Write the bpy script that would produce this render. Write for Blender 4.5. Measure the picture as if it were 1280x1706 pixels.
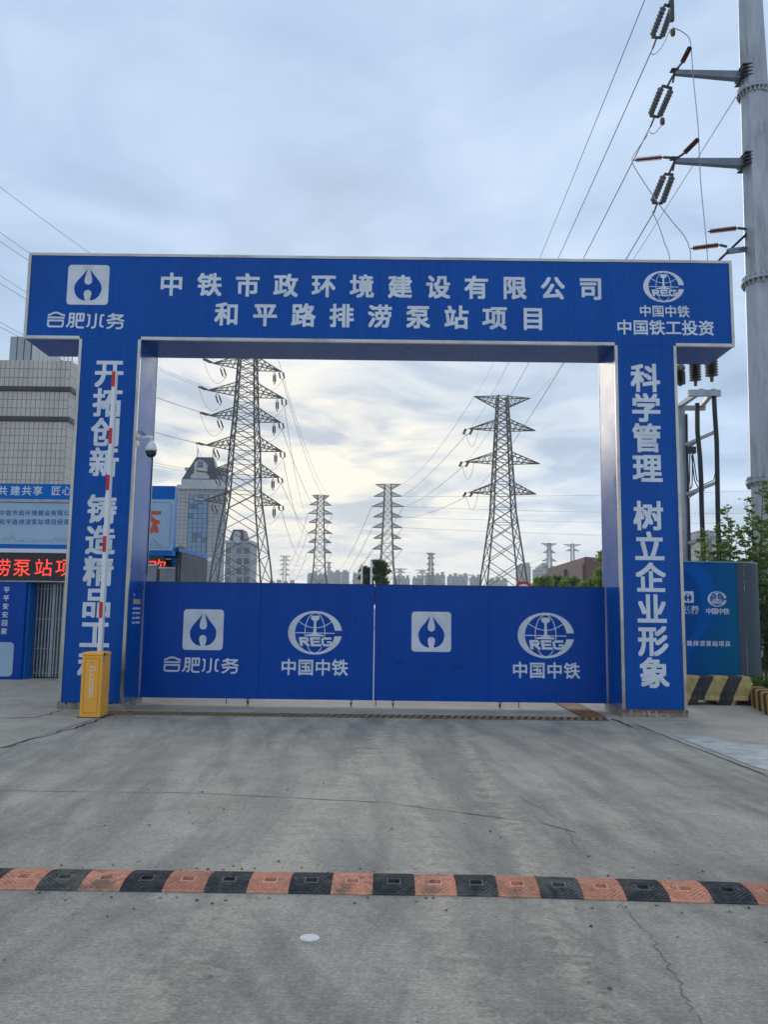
import bpy, bmesh, math, random
from mathutils import Vector, Matrix
R = math.radians
scene = bpy.context.scene
for o in list(bpy.data.objects):
    bpy.data.objects.remove(o)
C = scene.collection

# ------------------------------------------------------------------ camera
F_PX, PITCH, ROLL, YAW = 1340.0, 0.1188, 0.0129, -0.0027
EYE = Vector((0, 0, 1.6))
_r = Vector((math.cos(YAW), -math.sin(YAW), 0)); _f0 = Vector((math.sin(YAW), math.cos(YAW), 0)); _z = Vector((0, 0, 1))
_fw = _f0 * math.cos(PITCH) + _z * math.sin(PITCH); _u = _z * math.cos(PITCH) - _f0 * math.sin(PITCH)
_right = _r * math.cos(ROLL) + _u * math.sin(ROLL); _up = _u * math.cos(ROLL) - _r * math.sin(ROLL)
cam_d = bpy.data.cameras.new('camera'); cam = bpy.data.objects.new('camera', cam_d); C.objects.link(cam)
cam_d.sensor_fit = 'VERTICAL'; cam_d.sensor_height = 24.0; cam_d.lens = F_PX * 24.0 / 1706.0
cam_d.clip_start = 0.05; cam_d.clip_end = 20000
m = Matrix((_right, _up, -_fw)).transposed().to_4x4(); m.translation = EYE
cam.matrix_world = m
scene.camera = cam

def at(px, py, Y):
    """world point at depth Y that sits where the photograph (1280 x 1706) shows it"""
    d = _fw + _right * ((px - 640) / F_PX) - _up * ((py - 853) / F_PX)
    return EYE + d * (Y / d.y)
def gnd(px, py, z=0.0):
    d = _fw + _right * ((px - 640) / F_PX) - _up * ((py - 853) / F_PX)
    return EYE + d * ((z - EYE.z) / d.z)

# ------------------------------------------------------------------ sky, sun, exposure
SUN_EL, SUN_AZ = R(24), R(-4)          # azimuth measured from +Y towards +X
world = bpy.data.worlds.new('World'); scene.world = world; world.use_nodes = True
def build_world():
    nt = world.node_tree; nt.nodes.clear(); N = nt.nodes.new; L = nt.links.new
    out = N('ShaderNodeOutputWorld'); bg = N('ShaderNodeBackground'); bg.inputs[1].default_value = 0.1
    sky = N('ShaderNodeTexSky'); sky.sky_type = 'NISHITA'; sky.sun_disc = False
    sky.sun_elevation = SUN_EL; sky.sun_rotation = SUN_AZ; sky.air_density = 1.2; sky.dust_density = 0.6
    tc = N('ShaderNodeTexCoord')
    sep = N('ShaderNodeSeparateXYZ'); L(tc.outputs['Generated'], sep.inputs[0])
    def mth(op, a, b=None, clamp=False):
        n = N('ShaderNodeMath'); n.operation = op; n.use_clamp = clamp
        for i, v in enumerate((a, b)):
            if v is None: continue
            if isinstance(v, (int, float)): n.inputs[i].default_value = v
            else: L(v, n.inputs[i])
        return n.outputs[0]
    def mix(f, a, b):
        n = N('ShaderNodeMix'); n.data_type = 'RGBA'
        L(f, n.inputs[0]) if not isinstance(f, (int, float)) else setattr(n.inputs[0], 'default_value', f)
        for i, v in ((6, a), (7, b)):
            if isinstance(v, tuple): n.inputs[i].default_value = (*v, 1)
            else: L(v, n.inputs[i])
        return n.outputs[2]
    def ramp(fac, stops):
        n = N('ShaderNodeValToRGB'); L(fac, n.inputs[0]); e = n.color_ramp.elements
        while len(e) < len(stops): e.new(0.5)
        for el, (p, c) in zip(e, stops): el.position = p; el.color = (*c, 1) if isinstance(c, tuple) else (c, c, c, 1)
        return n.outputs[0]
    zz = mth('MAXIMUM', mth('ADD', sep.outputs[2], 0.10), 0.06)
    comb = N('ShaderNodeCombineXYZ'); L(mth('DIVIDE', sep.outputs[0], zz), comb.inputs[0]); L(mth('DIVIDE', sep.outputs[1], zz), comb.inputs[1])
    comb.inputs[2].default_value = 3.7
    def noise(scale, detail, rough, dist=0.0, off=(0, 0, 0)):
        mp = N('ShaderNodeMapping'); L(comb.outputs[0], mp.inputs[0]); mp.inputs[1].default_value = off
        n = N('ShaderNodeTexNoise'); L(mp.outputs[0], n.inputs['Vector'])
        n.inputs['Scale'].default_value = scale; n.inputs['Detail'].default_value = detail
        n.inputs['Roughness'].default_value = rough; n.inputs['Distortion'].default_value = dist
        return n.outputs[0]
    big = noise(0.6, 5, 0.52, 0.5, (1.3, 0.4, 0)); fine = noise(1.8, 8, 0.54, 0.5, (4.2, 7.1, 0))
    # overcast sheet: soft grey-blue body with paler thin places
    body = ramp(mth('ADD', mth('MULTIPLY', big, 0.60), mth('MULTIPLY', fine, 0.40)),
                [(0.38, (3.0, 4.1, 5.7)), (0.46, (3.9, 5.15, 7.0)), (0.53, (4.9, 6.15, 7.9)), (0.62, (6.7, 7.6, 8.7))])
    # forward-scattered light of the veiled low sun
    sd = Vector((math.sin(SUN_AZ) * math.cos(R(11)), math.cos(SUN_AZ) * math.cos(R(11)), math.sin(R(11))))
    sq = N('ShaderNodeVectorMath'); sq.operation = 'MULTIPLY'; L(tc.outputs['Generated'], sq.inputs[0]); sq.inputs[1].default_value = (0.62, 1.0, 1.15)
    nrm = N('ShaderNodeVectorMath'); nrm.operation = 'NORMALIZE'; L(sq.outputs[0], nrm.inputs[0])
    dot = N('ShaderNodeVectorMath'); dot.operation = 'DOT_PRODUCT'; L(nrm.outputs[0], dot.inputs[0]); dot.inputs[1].default_value = sd
    near = ramp(dot.outputs['Value'], [(0.960, 0.0), (0.985, 0.55), (0.997, 1.0)])
    glow = ramp(fine, [(0.39, (3.8, 4.4, 5.2)), (0.46, (6.0, 6.2, 6.2)), (0.55, (8.2, 7.8, 6.7))])
    c1 = mix(near, body, glow)
    # pale band of thick air towards the horizon
    hz = ramp(sep.outputs[2], [(0.0, 1.0), (0.05, 0.7), (0.14, 0.0)])
    c2 = mix(mth('MULTIPLY', hz, 0.6), c1, (6.8, 6.9, 6.9))
    # the clear sky shows faintly through
    c3 = mix(0.93, sky.outputs[0], c2)
    L(c3, bg.inputs[0]); L(bg.outputs[0], out.inputs[0])
build_world()
sun_d = bpy.data.lights.new('sun', 'SUN'); sun_d.energy = 1.2; sun_d.angle = R(35); sun_d.color = (1.0, 0.90, 0.76)
sun = bpy.data.objects.new('sun', sun_d); C.objects.link(sun)
sv = Vector((math.sin(SUN_AZ) * math.cos(SUN_EL), math.cos(SUN_AZ) * math.cos(SUN_EL), math.sin(SUN_EL)))
sun.rotation_euler = sv.to_track_quat('Z', 'Y').to_euler(); sun.location = (0, 40, 60)
vs = scene.view_settings; vs.view_transform = 'Standard'; vs.look = 'None'; vs.gamma = 1; vs.exposure = 0.3; vs.use_curve_mapping = False
scene.cycles.use_denoising = True
scene.cycles.max_bounces = 5; scene.cycles.diffuse_bounces = 3; scene.cycles.glossy_bounces = 3; scene.cycles.use_adaptive_sampling = True; scene.cycles.adaptive_threshold = 0.015; scene.cycles.volume_bounces = 1

# ------------------------------------------------------------------ helpers: meshes
class MB:
    def __init__(s): s.v = []; s.f = []; s.m = []; s.cur = 0
    def add(s, vs, fs):
        n = len(s.v); s.v += [tuple(v) for v in vs]
        for f in fs: s.f.append(tuple(i + n for i in f)); s.m.append(s.cur)
        return s
    def box(s, x0, x1, y0, y1, z0, z1):
        return s.add([(x0,y0,z0),(x1,y0,z0),(x1,y1,z0),(x0,y1,z0),(x0,y0,z1),(x1,y0,z1),(x1,y1,z1),(x0,y1,z1)],
                     [(0,3,2,1),(4,5,6,7),(0,1,5,4),(1,2,6,5),(2,3,7,6),(3,0,4,7)])
    def cbox(s, x0, x1, y0, y1, z0, z1, b):
        """box with chamfered vertical edges and top"""
        P = [(x0+b,y0),(x1-b,y0),(x1,y0+b),(x1,y1-b),(x1-b,y1),(x0+b,y1),(x0,y1-b),(x0,y0+b)]
        cx, cy = (x0+x1)/2, (y0+y1)/2
        def ins(p): return (cx+(p[0]-cx)*(1-b/max(1e-6,(x1-x0)/2)), cy+(p[1]-cy)*(1-b/max(1e-6,(y1-y0)/2)))
        vs = [(x,y,z0) for x,y in P] + [(x,y,z1-b) for x,y in P] + [(*ins(p),z1) for p in P]
        fs = [tuple(range(7,-1,-1)), tuple(range(16,24))]
        for k in range(2):
            for i in range(8): j=(i+1)%8; fs.append((k*8+i,k*8+j,k*8+8+j,k*8+8+i))
        return s.add(vs, fs)
    def bar(s, a, b, w, h=None):
        a, b = Vector(a), Vector(b); d = (b - a); h = h or w
        if d.length < 1e-6: return s
        d.normalize(); ref = Vector((0,0,1)) if abs(d.z) < 0.95 else Vector((1,0,0))
        x = d.cross(ref).normalized() * (w/2); y = d.cross(x).normalized() * (h/2)
        vs = [p + sx*x + sy*y for p in (a,b) for sx,sy in ((-1,-1),(1,-1),(1,1),(-1,1))]
        return s.add(vs, [(0,1,2,3),(7,6,5,4),(0,4,5,1),(1,5,6,2),(2,6,7,3),(3,7,4,0)])
    def tube(s, pts, r, n=8, cap=True):
        pts = [Vector(p) for p in pts]; rs = r if isinstance(r,(list,tuple)) else [r]*len(pts)
        base = len(s.v); rings = []
        for i,p in enumerate(pts):
            d = (pts[min(i+1,len(pts)-1)] - pts[max(i-1,0)])
            if d.length < 1e-9: d = Vector((0,0,1))
            d.normalize(); ref = Vector((0,0,1)) if abs(d.z) < 0.95 else Vector((1,0,0))
            x = d.cross(ref).normalized(); y = x.cross(d).normalized()
            rings.append([p + (x*math.cos(2*math.pi*k/n) + y*math.sin(2*math.pi*k/n))*rs[i] for k in range(n)])
        vs = [v for rg in rings for v in rg]; fs = []
        for i in range(len(pts)-1):
            for k in range(n): j=(k+1)%n; fs.append((i*n+k,i*n+j,(i+1)*n+j,(i+1)*n+k))
        if cap: fs += [tuple(range(n-1,-1,-1)), tuple((len(pts)-1)*n+k for k in range(n))]
        return s.add(vs, fs)
    def lathe(s, o, axis, prof, n=12):
        """prof = [(distance along axis, radius)]"""
        o = Vector(o); a = Vector(axis).normalized(); ref = Vector((0,0,1)) if abs(a.z) < 0.95 else Vector((1,0,0))
        x = a.cross(ref).normalized(); y = a.cross(x).normalized(); vs=[]; fs=[]
        for t,r in prof:
            for k in range(n):
                an = 2*math.pi*k/n; vs.append(o + a*t + (x*math.cos(an)+y*math.sin(an))*r)
        for i in range(len(prof)-1):
            for k in range(n): j=(k+1)%n; fs.append((i*n+k,i*n+j,(i+1)*n+j,(i+1)*n+k))
        fs += [tuple(range(n-1,-1,-1)), tuple((len(prof)-1)*n+k for k in range(n))]
        return s.add(vs, fs)
    def prism(s, poly, fn, t):
        """poly in 2-D; fn(u, v, w) -> world; thickness from w=0 to w=t"""
        n = len(poly); vs = [fn(u,v,0) for u,v in poly] + [fn(u,v,t) for u,v in poly]
        fs = [tuple(range(n)), tuple(range(2*n-1,n-1,-1))] + [(i,(i+1)%n,n+(i+1)%n,n+i) for i in range(n)]
        return s.add(vs, fs)
    def stroke(s, pts, w, fn, t, closed=False):
        """mitred ribbon of width w along a 2-D polyline"""
        P = [Vector((p[0],p[1])) for p in pts]; n = len(P); Lf=[]; Rt=[]
        for i in range(n):
            a = P[i-1] if (i or closed) else None; b = P[(i+1)%n] if (i<n-1 or closed) else None
            d1 = (P[i]-a).normalized() if a is not None else None; d2 = (b-P[i]).normalized() if b is not None else None
            if d1 is None: d1=d2
            if d2 is None: d2=d1
            n1 = Vector((-d1.y,d1.x)); n2 = Vector((-d2.y,d2.x)); mm = n1+n2
            if mm.length < 1e-6: mm = n1
            mm.normalize(); k = w/2/max(0.45, mm.dot(n1)); Lf.append(P[i]+mm*k); Rt.append(P[i]-mm*k)
        rng = n if closed else n-1
        for i in range(rng):
            j=(i+1)%n; q=[Lf[i],Lf[j],Rt[j],Rt[i]]
            vs=[fn(p.x,p.y,0) for p in q]+[fn(p.x,p.y,t) for p in q]
            s.add(vs,[(0,1,2,3),(7,6,5,4),(0,4,5,1),(1,5,6,2),(2,6,7,3),(3,7,4,0)])
        return s
    def build(s, name, mat, parent=None, smooth=False, fix=True):
        me = bpy.data.meshes.new(name); off = base_of(parent) if parent else Vector((0,0,0))
        me.from_pydata([(v[0]-off.x, v[1]-off.y, v[2]-off.z) for v in s.v], [], s.f)
        mats = mat if isinstance(mat,(list,tuple)) else [mat]
        for mm in mats: me.materials.append(mm)
        if len(mats) > 1: me.polygons.foreach_set('material_index', s.m)
        if fix:
            bm = bmesh.new(); bm.from_mesh(me); bmesh.ops.recalc_face_normals(bm, faces=bm.faces[:]); bm.to_mesh(me); bm.free()
        if smooth: me.polygons.foreach_set('use_smooth', [True]*len(me.polygons))
        me.update()
        o = bpy.data.objects.new(name, me); C.objects.link(o)
        if parent: o.parent = parent
        return o
def base_of(o):
    p = Vector((0,0,0))
    while o is not None: p = p + o.location; o = o.parent
    return p
def tag(o, label=None, cat=None, group=None, kind=None):
    if label: o['label'] = label
    if cat: o['category'] = cat
    if group: o['group'] = group
    if kind: o['kind'] = kind
    return o
def thing(name, label, cat, loc=(0,0,0), group=None):
    o = bpy.data.objects.new(name, None); C.objects.link(o); o.location = loc; o.empty_display_size = 0.2
    return tag(o, label, cat, group)
def shared(name, me, loc, parent, rot=None):
    o = bpy.data.objects.new(name, me); C.objects.link(o); o.parent = parent
    o.location = Vector(loc) - base_of(parent)
    if rot: o.rotation_euler = rot
    return o
def xz(Y): return lambda u, v, w: (u, Y - w, v)             # a plane facing the camera at depth Y, w towards the camera

_glyph = {}
def glyph(ch):
    k = ch
    if k not in _glyph:
        c = bpy.data.curves.new('glyph', 'FONT'); c.body = ch; c.size = 1; c.resolution_u = 3; c.extrude = 0.5
        c.fill_mode = 'BOTH'
        o = bpy.data.objects.new('glyph', c); C.objects.link(o); bpy.context.view_layer.update()
        me = bpy.data.meshes.new_from_object(o.evaluated_get(bpy.context.evaluated_depsgraph_get()))
        _glyph[k] = ([v.co.copy() for v in me.vertices], [tuple(p.vertices) for p in me.polygons])
        bpy.data.objects.remove(o); bpy.data.curves.remove(c); bpy.data.meshes.remove(me)
    return _glyph[k]
def put_char(mb, ch, u, v, su, sv, fn, t, bold=0.02, italic=0.0, cx=0.5, cy=0.38):
    """character centred on (u, v) of a plane, em size su x sv"""
    vs, fs = glyph(ch)
    sh = ((0,0),) if bold <= 0 else ((0,0),(-1,-1),(1,-1),(1,1),(-1,1))    # heavier weight: shifted copies, each a hair prouder
    for k, (dx, dy) in enumerate(sh):
        b = bold*0.8
        mb.add([fn(u + (p.x-cx+dx*b+italic*(p.y-cy))*su, v + (p.y-cy+dy*b)*sv, (p.z+0.5)*(t-0.00012*k)) for p in vs], fs)
def put_text(mb, text, u0, u1, v, sv, fn, t, bold=0.02, su=None):
    """characters with centres spread evenly from u0 to u1"""
    n = len(text)
    for i, ch in enumerate(text):
        if ch == ' ': continue
        put_char(mb, ch, u0 + (u1-u0)*i/max(1,n-1), v, su or sv, sv, fn, t, bold)

# ------------------------------------------------------------------ helpers: materials
def new_mat(name):
    mt = bpy.data.materials.new(name); mt.use_nodes = True; nt = mt.node_tree
    return mt, nt, nt.nodes['Principled BSDF']
def nd(nt, kind, **kw):
    n = nt.nodes.new(kind)
    for k, v in kw.items(): setattr(n, k, v)
    return n
def math_n(nt, op, a, b=None, clamp=False):
    n = nd(nt, 'ShaderNodeMath', operation=op, use_clamp=clamp)
    for i, v in enumerate((a, b)):
        if v is None: continue
        if isinstance(v, (int, float)): n.inputs[i].default_value = v
        else: nt.links.new(v, n.inputs[i])
    return n.outputs[0]
def coords(nt, scale=(1,1,1), loc=(0,0,0), rot=(0,0,0), what='Object'):
    tc = nd(nt, 'ShaderNodeNewGeometry' if what == 'Position' else 'ShaderNodeTexCoord'); mp = nd(nt, 'ShaderNodeMapping'); nt.links.new(tc.outputs[what], mp.inputs[0])
    mp.inputs['Scale'].default_value = scale; mp.inputs['Location'].default_value = loc; mp.inputs['Rotation'].default_value = rot
    return mp.outputs[0]
def noise_n(nt, vec, scale, detail=4, rough=0.55, dist=0.0):
    n = nd(nt, 'ShaderNodeTexNoise'); nt.links.new(vec, n.inputs['Vector'])
    for k, v in (('Scale',scale),('Detail',detail),('Roughness',rough),('Distortion',dist)): n.inputs[k].default_value = v
    return n.outputs[0]
def ramp_n(nt, fac, stops):
    n = nd(nt, 'ShaderNodeValToRGB'); nt.links.new(fac, n.inputs[0]); e = n.color_ramp.elements
    while len(e) < len(stops): e.new(0.5)
    for el, (p, c) in zip(e, stops): el.position = p; el.color = (*c, 1) if isinstance(c, tuple) else (c, c, c, 1)
    return n.outputs[0]
def mix_n(nt, fac, a, b, mode='MIX'):
    n = nd(nt, 'ShaderNodeMix', data_type='RGBA', blend_type=mode)
    if isinstance(fac, (int, float)): n.inputs[0].default_value = fac
    else: nt.links.new(fac, n.inputs[0])
    for i, v in ((6, a), (7, b)):
        if isinstance(v, tuple): n.inputs[i].default_value = (*v, 1)
        else: nt.links.new(v, n.inputs[i])
    return n.outputs[2]
def bump_n(nt, bs, h, strength, dist=0.02):
    b = nd(nt, 'ShaderNodeBump'); b.inputs['Strength'].default_value = strength; b.inputs['Distance'].default_value = dist
    nt.links.new(h, b.inputs['Height']); nt.links.new(b.outputs[0], bs.inputs['Normal'])
def simple(name, col, rough=0.6, metal=0.0, var=0.15, scale=6.0, bump=0.0, stretch=(1,1,1), spec=0.5, dirt=None, dirt_amt=0.0, rvar=0.0, pos=False):
    mt, nt, bs = new_mat(name); vec = coords(nt, stretch, what='Position' if pos else 'Object')
    n = noise_n(nt, vec, scale, 5, 0.6)
    lo = tuple(c*(1-var) for c in col); hi = tuple(min(1,c*(1+var)) for c in col)
    c = ramp_n(nt, n, [(0.3, lo), (0.7, hi)])
    if dirt:
        dm = ramp_n(nt, noise_n(nt, coords(nt, stretch, (3,5,7), what='Position' if pos else 'Object'), scale*0.6, 8, 0.7), [(0.5, 0.0), (0.72, 1.0)])
        c = mix_n(nt, math_n(nt,'MULTIPLY',dm,dirt_amt), c, dirt)
    nt.links.new(c, bs.inputs['Base Color']); bs.inputs['Roughness'].default_value = rough; bs.inputs['Metallic'].default_value = metal
    bs.inputs['Specular IOR Level'].default_value = spec
    if rvar:
        rr = ramp_n(nt, n, [(0.3, max(0.02,rough-rvar)), (0.7, min(1,rough+rvar))]); nt.links.new(rr, bs.inputs['Roughness'])
    if bump: bump_n(nt, bs, noise_n(nt, vec, scale*3, 6, 0.6), bump)
    return mt

M = {}
def panel_blue(name, col, wr=0.12, rough=0.22, var=0.10):
    """printed film stretched over sheet: vertical wrinkles, slight gloss changes, dusty foot-marks"""
    mt, nt, bs = new_mat(name)
    v1 = coords(nt, (9, 9, 0.55)); v2 = coords(nt, (1, 1, 1)); 
    w = noise_n(nt, v1, 3.0, 4, 0.55, 0.3); big = noise_n(nt, v2, 0.8, 4, 0.5)
    sp = ramp_n(nt, noise_n(nt, coords(nt,(1,1,1),(9,2,4)), 14, 6, 0.72), [(0.66, 0.0), (0.78, 1.0)])
    c = ramp_n(nt, big, [(0.3, tuple(x*(1-var) for x in col)), (0.7, tuple(x*(1+var) for x in col))])
    c = mix_n(nt, math_n(nt,'MULTIPLY',sp,0.05), c, (0.25,0.30,0.40))
    st = noise_n(nt, coords(nt, (26, 26, 0.30), (2,1,0)), 1.0, 5, 0.6); c = mix_n(nt, ramp_n(nt, st, [(0.50, 0.0), (0.72, 0.32)]), c, tuple(x*1.7+0.004 for x in col)); c = mix_n(nt, ramp_n(nt, noise_n(nt, coords(nt, (34, 34, 0.4), (8,3,1)), 1.0, 4, 0.6), [(0.52, 0.0), (0.75, 0.45)]), c, tuple(x*0.62 for x in col))
    nt.links.new(c, bs.inputs['Base Color']); bs.inputs['Specular IOR Level'].default_value = 0.16
    rr = ramp_n(nt, noise_n(nt, v2, 2.5, 5, 0.6), [(0.3, rough*0.75), (0.7, rough*1.35)]); nt.links.new(rr, bs.inputs['Roughness'])
    h = math_n(nt,'ADD', math_n(nt,'MULTIPLY',w,0.35), math_n(nt,'MULTIPLY',big,1.0)); bump_n(nt, bs, h, wr, 0.03)
    return mt
M['blue'] = panel_blue('blue film', (0.0, 0.072, 0.345))
M['blue_flat'] = panel_blue('blue painted sheet', (0.0, 0.058, 0.33), 0.07, 0.30)
M['blue_gloss'] = panel_blue('glossy blue side sheet', (0.0, 0.080, 0.36), 0.05, 0.17)
M['blue_gloss'].node_tree.nodes['Principled BSDF'].inputs['Specular IOR Level'].default_value = 0.34
M['blue_light'] = panel_blue('mid blue sheet', (0.0, 0.14, 0.50), 0.06, 0.35)
M['white_film'] = simple('white reflective film', (0.64, 0.68, 0.73), 0.38, 0, 0.12, 2.5, 0.04, dirt=(0.32,0.34,0.36), dirt_amt=0.45)
M['steel'] = simple('brushed stainless trim', (0.50, 0.47, 0.41), 0.30, 0.9, 0.22, 1.3, 0.0, (1,1,1), dirt=(0.16,0.11,0.07), dirt_amt=0.55, rvar=0.10)
M['galv'] = simple('galvanised steel', (0.36, 0.38, 0.40), 0.5, 0.45, 0.22, 5, 0.05, rvar=0.1)
M['rust'] = simple('rusty steel', (0.23, 0.105, 0.04), 0.8, 0.1, 0.45, 9, 0.25)
M['dark_steel'] = simple('dark steel', (0.045, 0.05, 0.055), 0.5, 0.4, 0.2, 8)
M['lattice'] = simple('weathered lattice steel', (0.08, 0.077, 0.072), 0.65, 0.3, 0.3, 0.8)
M['plinth'] = simple('crumbling plinth concrete', (0.30, 0.27, 0.22), 0.9, 0, 0.5, 9, 0.6, dirt=(0.07,0.06,0.05), dirt_amt=0.7)
M['orange'] = simple('orange barrier enamel', (0.92, 0.42, 0.045), 0.38, 0, 0.05, 4, 0.0, dirt=(0.3,0.16,0.05), dirt_amt=0.25)
M['orange_dark'] = simple('orange seam', (0.34, 0.115, 0.01), 0.6, 0, 0.1, 6)
M['white'] = simple('white enamel', (0.74, 0.75, 0.76), 0.35, 0, 0.05, 5)
M['red'] = simple('red reflective tape', (0.55, 0.012, 0.014), 0.4, 0, 0.1, 8)
M['black'] = simple('black plastic', (0.012, 0.013, 0.015), 0.25, 0, 0.1, 8)
M['rubber'] = simple('black tyre rubber', (0.02, 0.02, 0.02), 0.75, 0, 0.2, 20)
M['copper_wire'] = simple('aluminium cable', (0.10, 0.10, 0.105), 0.6, 0.3, 0.1, 2)
M['cable_black'] = simple('black power cable', (0.012, 0.02, 0.017), 0.5, 0, 0.1, 5)
M['porcelain'] = simple('grey porcelain disc', (0.10, 0.10, 0.095), 0.35, 0, 0.15, 9)
M['brown_ins'] = simple('brown glazed insulator', (0.075, 0.05, 0.035), 0.35, 0, 0.2, 6)
M['red_ins'] = simple('red silicone insulator', (0.14, 0.022, 0.018), 0.5, 0, 0.15, 6)
M['gold'] = simple('plain brass', (0.4, 0.35, 0.1), 0.5, 0.4, 0.1, 5)

# ------------------------------------------------------------------ gate geometry constants (metres)
YF, YB = 12.55, 13.533
PL = (-4.99, -3.998); PR = (3.652, 4.641); BX = (-5.897, 5.589); ZT, ZB, ZP = 7.299, 5.854, 0.111
YG = 13.36                                             # front face of the gate leaves

# ------------------------------------------------------------------ ground
def concrete(name, base, tyres=0.0, dirt=0.0, greenish=0.0, seed=0.0):
    mt, nt, bs = new_mat(name)
    o = coords(nt, (1,1,1), (seed, seed*0.7, 0)); raw = coords(nt)
    big = noise_n(nt, o, 0.35, 5, 0.55, 0.4); mid = noise_n(nt, o, 1.9, 7, 0.62, 0.5); fine = noise_n(nt, o, 16, 8, 0.75); grit = noise_n(nt, o, 75, 5, 0.75)
    s = math_n(nt,'ADD', math_n(nt,'MULTIPLY',big,0.28), math_n(nt,'ADD', math_n(nt,'MULTIPLY',mid,0.26), math_n(nt,'ADD', math_n(nt,'MULTIPLY',fine,0.25), math_n(nt,'MULTIPLY',grit,0.21))))
    lo = tuple(c*0.52 for c in base); hi = tuple(c*1.42 for c in base)
    col = ramp_n(nt, s, [(0.39, lo), (0.50, base), (0.61, hi)])
    # broom marks across the slab
    broom = noise_n(nt, coords(nt, (1.2, 42, 1)), 2.0, 4, 0.7, 0.2)
    col = mix_n(nt, 0.26, col, ramp_n(nt, broom, [(0.3, tuple(c*0.55 for c in base)), (0.7, tuple(min(1,c*1.4) for c in base))]))
    if tyres:
        sep = nd(nt, 'ShaderNodeSeparateXYZ'); nt.links.new(raw, sep.inputs[0])
        # swept tyre paths: distance across the wheel tracks, bent with distance
        for k, (ax, bend, y0, sc) in enumerate(((0.0, 0.030, 7.0, 2.6), (0.4, -0.042, 9.5, 2.2))):
            yy = math_n(nt,'SUBTRACT', sep.outputs[1], y0); b = math_n(nt,'MULTIPLY', math_n(nt,'MULTIPLY',yy,yy), bend)
            xs = math_n(nt,'ADD', sep.outputs[0], b)
            cb = nd(nt,'ShaderNodeCombineXYZ'); nt.links.new(xs, cb.inputs[0]); nt.links.new(math_n(nt,'MULTIPLY',sep.outputs[1],0.10), cb.inputs[1]); cb.inputs[2].default_value = 3.0*k+seed
            tn = noise_n(nt, cb.outputs[0], sc, 6, 0.62)
            tm = ramp_n(nt, tn, [(0.47, 0.0), (0.60, 1.0)])
            col = mix_n(nt, math_n(nt,'MULTIPLY',tm,tyres), col, (0.085,0.087,0.088))
    if dirt:
        sep2 = nd(nt, 'ShaderNodeSeparateXYZ'); nt.links.new(raw, sep2.inputs[0])
        # dried mud carried on wheels: two streaks towards the camera
        tot = None
        for (cx, sl, w) in ((-1.40, 0.135, 0.42), (0.42, -0.02, 0.30), (0.80, 0.02, 0.25)):
            u = math_n(nt,'SUBTRACT', sep2.outputs[0], math_n(nt,'ADD', math_n(nt,'MULTIPLY',sep2.outputs[1],sl), cx))
            g = math_n(nt,'SUBTRACT', 1.0, math_n(nt,'DIVIDE', math_n(nt,'ABSOLUTE',u), w), True)
            tot = g if tot is None else math_n(nt,'MAXIMUM', tot, g)
        dn = noise_n(nt, coords(nt,(1.0,1.3,1),(5,1,0)), 5.0, 12, 0.82, 0.2)
        dm = ramp_n(nt, math_n(nt,'ADD', dn, math_n(nt,'MULTIPLY',tot,0.165)), [(0.60, 0.0), (0.71, 1.0)])
        col = mix_n(nt, math_n(nt,'MULTIPLY',dm,dirt), col, (0.46,0.40,0.295))
    # small pale scuffs and short scratches
    sc_ = ramp_n(nt, noise_n(nt, coords(nt,(2.0,26,1),(1,6,0),(0,0,0.12)), 1.6, 8, 0.78), [(0.62,0.0),(0.70,1.0)])
    col = mix_n(nt, math_n(nt,'MULTIPLY',sc_,0.28), col, (0.50,0.47,0.42))
    ol = ramp_n(nt, noise_n(nt, coords(nt,(1,1,1),(2,9,0)), 0.9, 9, 0.7, 0.8), [(0.58,0.0),(0.68,1.0)])
    col = mix_n(nt, math_n(nt,'MULTIPLY',ol,0.30), col, (0.09,0.085,0.08))
    # crisp aggregate grain
    gr = ramp_n(nt, noise_n(nt, coords(nt,(1,1.4,1),(4,4,0)), 46, 7, 0.85), [(0.30,(0.52,0.52,0.52)),(0.5,(0.98,0.98,0.98)),(0.68,(1.55,1.53,1.48))])
    col = mix_n(nt, 0.85, col, gr, 'MULTIPLY')
    pit = nd(nt,'ShaderNodeTexVoronoi'); nt.links.new(coords(nt,(1,1,1),(1,2,0)), pit.inputs['Vector']); pit.inputs['Scale'].default_value = 38
    pm = ramp_n(nt, pit.outputs['Distance'], [(0.0,1.0),(0.16,1.0),(0.24,0.0)])
    pk = ramp_n(nt, noise_n(nt, coords(nt), 2.2, 3), [(0.48,0.0),(0.62,1.0)])
    col = mix_n(nt, math_n(nt,'MULTIPLY',math_n(nt,'MULTIPLY',pm,pk),0.42), col, (0.07,0.065,0.06))
    # scattered dark spots
    sp = ramp_n(nt, noise_n(nt, coords(nt,(1,1,1),(7,3,0)), 9, 3, 0.5), [(0.70, 0.0), (0.76, 1.0)])
    col = mix_n(nt, math_n(nt,'MULTIPLY',sp,0.45), col, (0.05,0.05,0.05))
    nt.links.new(col, bs.inputs['Base Color']); bs.inputs['Roughness'].default_value = 0.82
    bs.inputs['Specular IOR Level'].default_value = 0.35
    h = math_n(nt,'ADD', math_n(nt,'MULTIPLY',broom,0.5), math_n(nt,'ADD', math_n(nt,'MULTIPLY',fine,0.6), math_n(nt,'MULTIPLY',grit,0.5)))
    bump_n(nt, bs, h, 0.6, 0.014)
    return mt
M['ground'] = concrete('yard concrete', (0.37,0.34,0.285), 0, 0, seed=3.0)
M['drive'] = concrete('driveway concrete', (0.36,0.318,0.258), 0.32, 0.75, seed=0.0)
M['apron'] = concrete('pale apron concrete', (0.40,0.35,0.28), 0.0, 0.0, seed=8.0)
M['joint'] = simple('dusty joint', (0.125,0.115,0.10), 0.95, 0, 0.4, 6)
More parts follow.
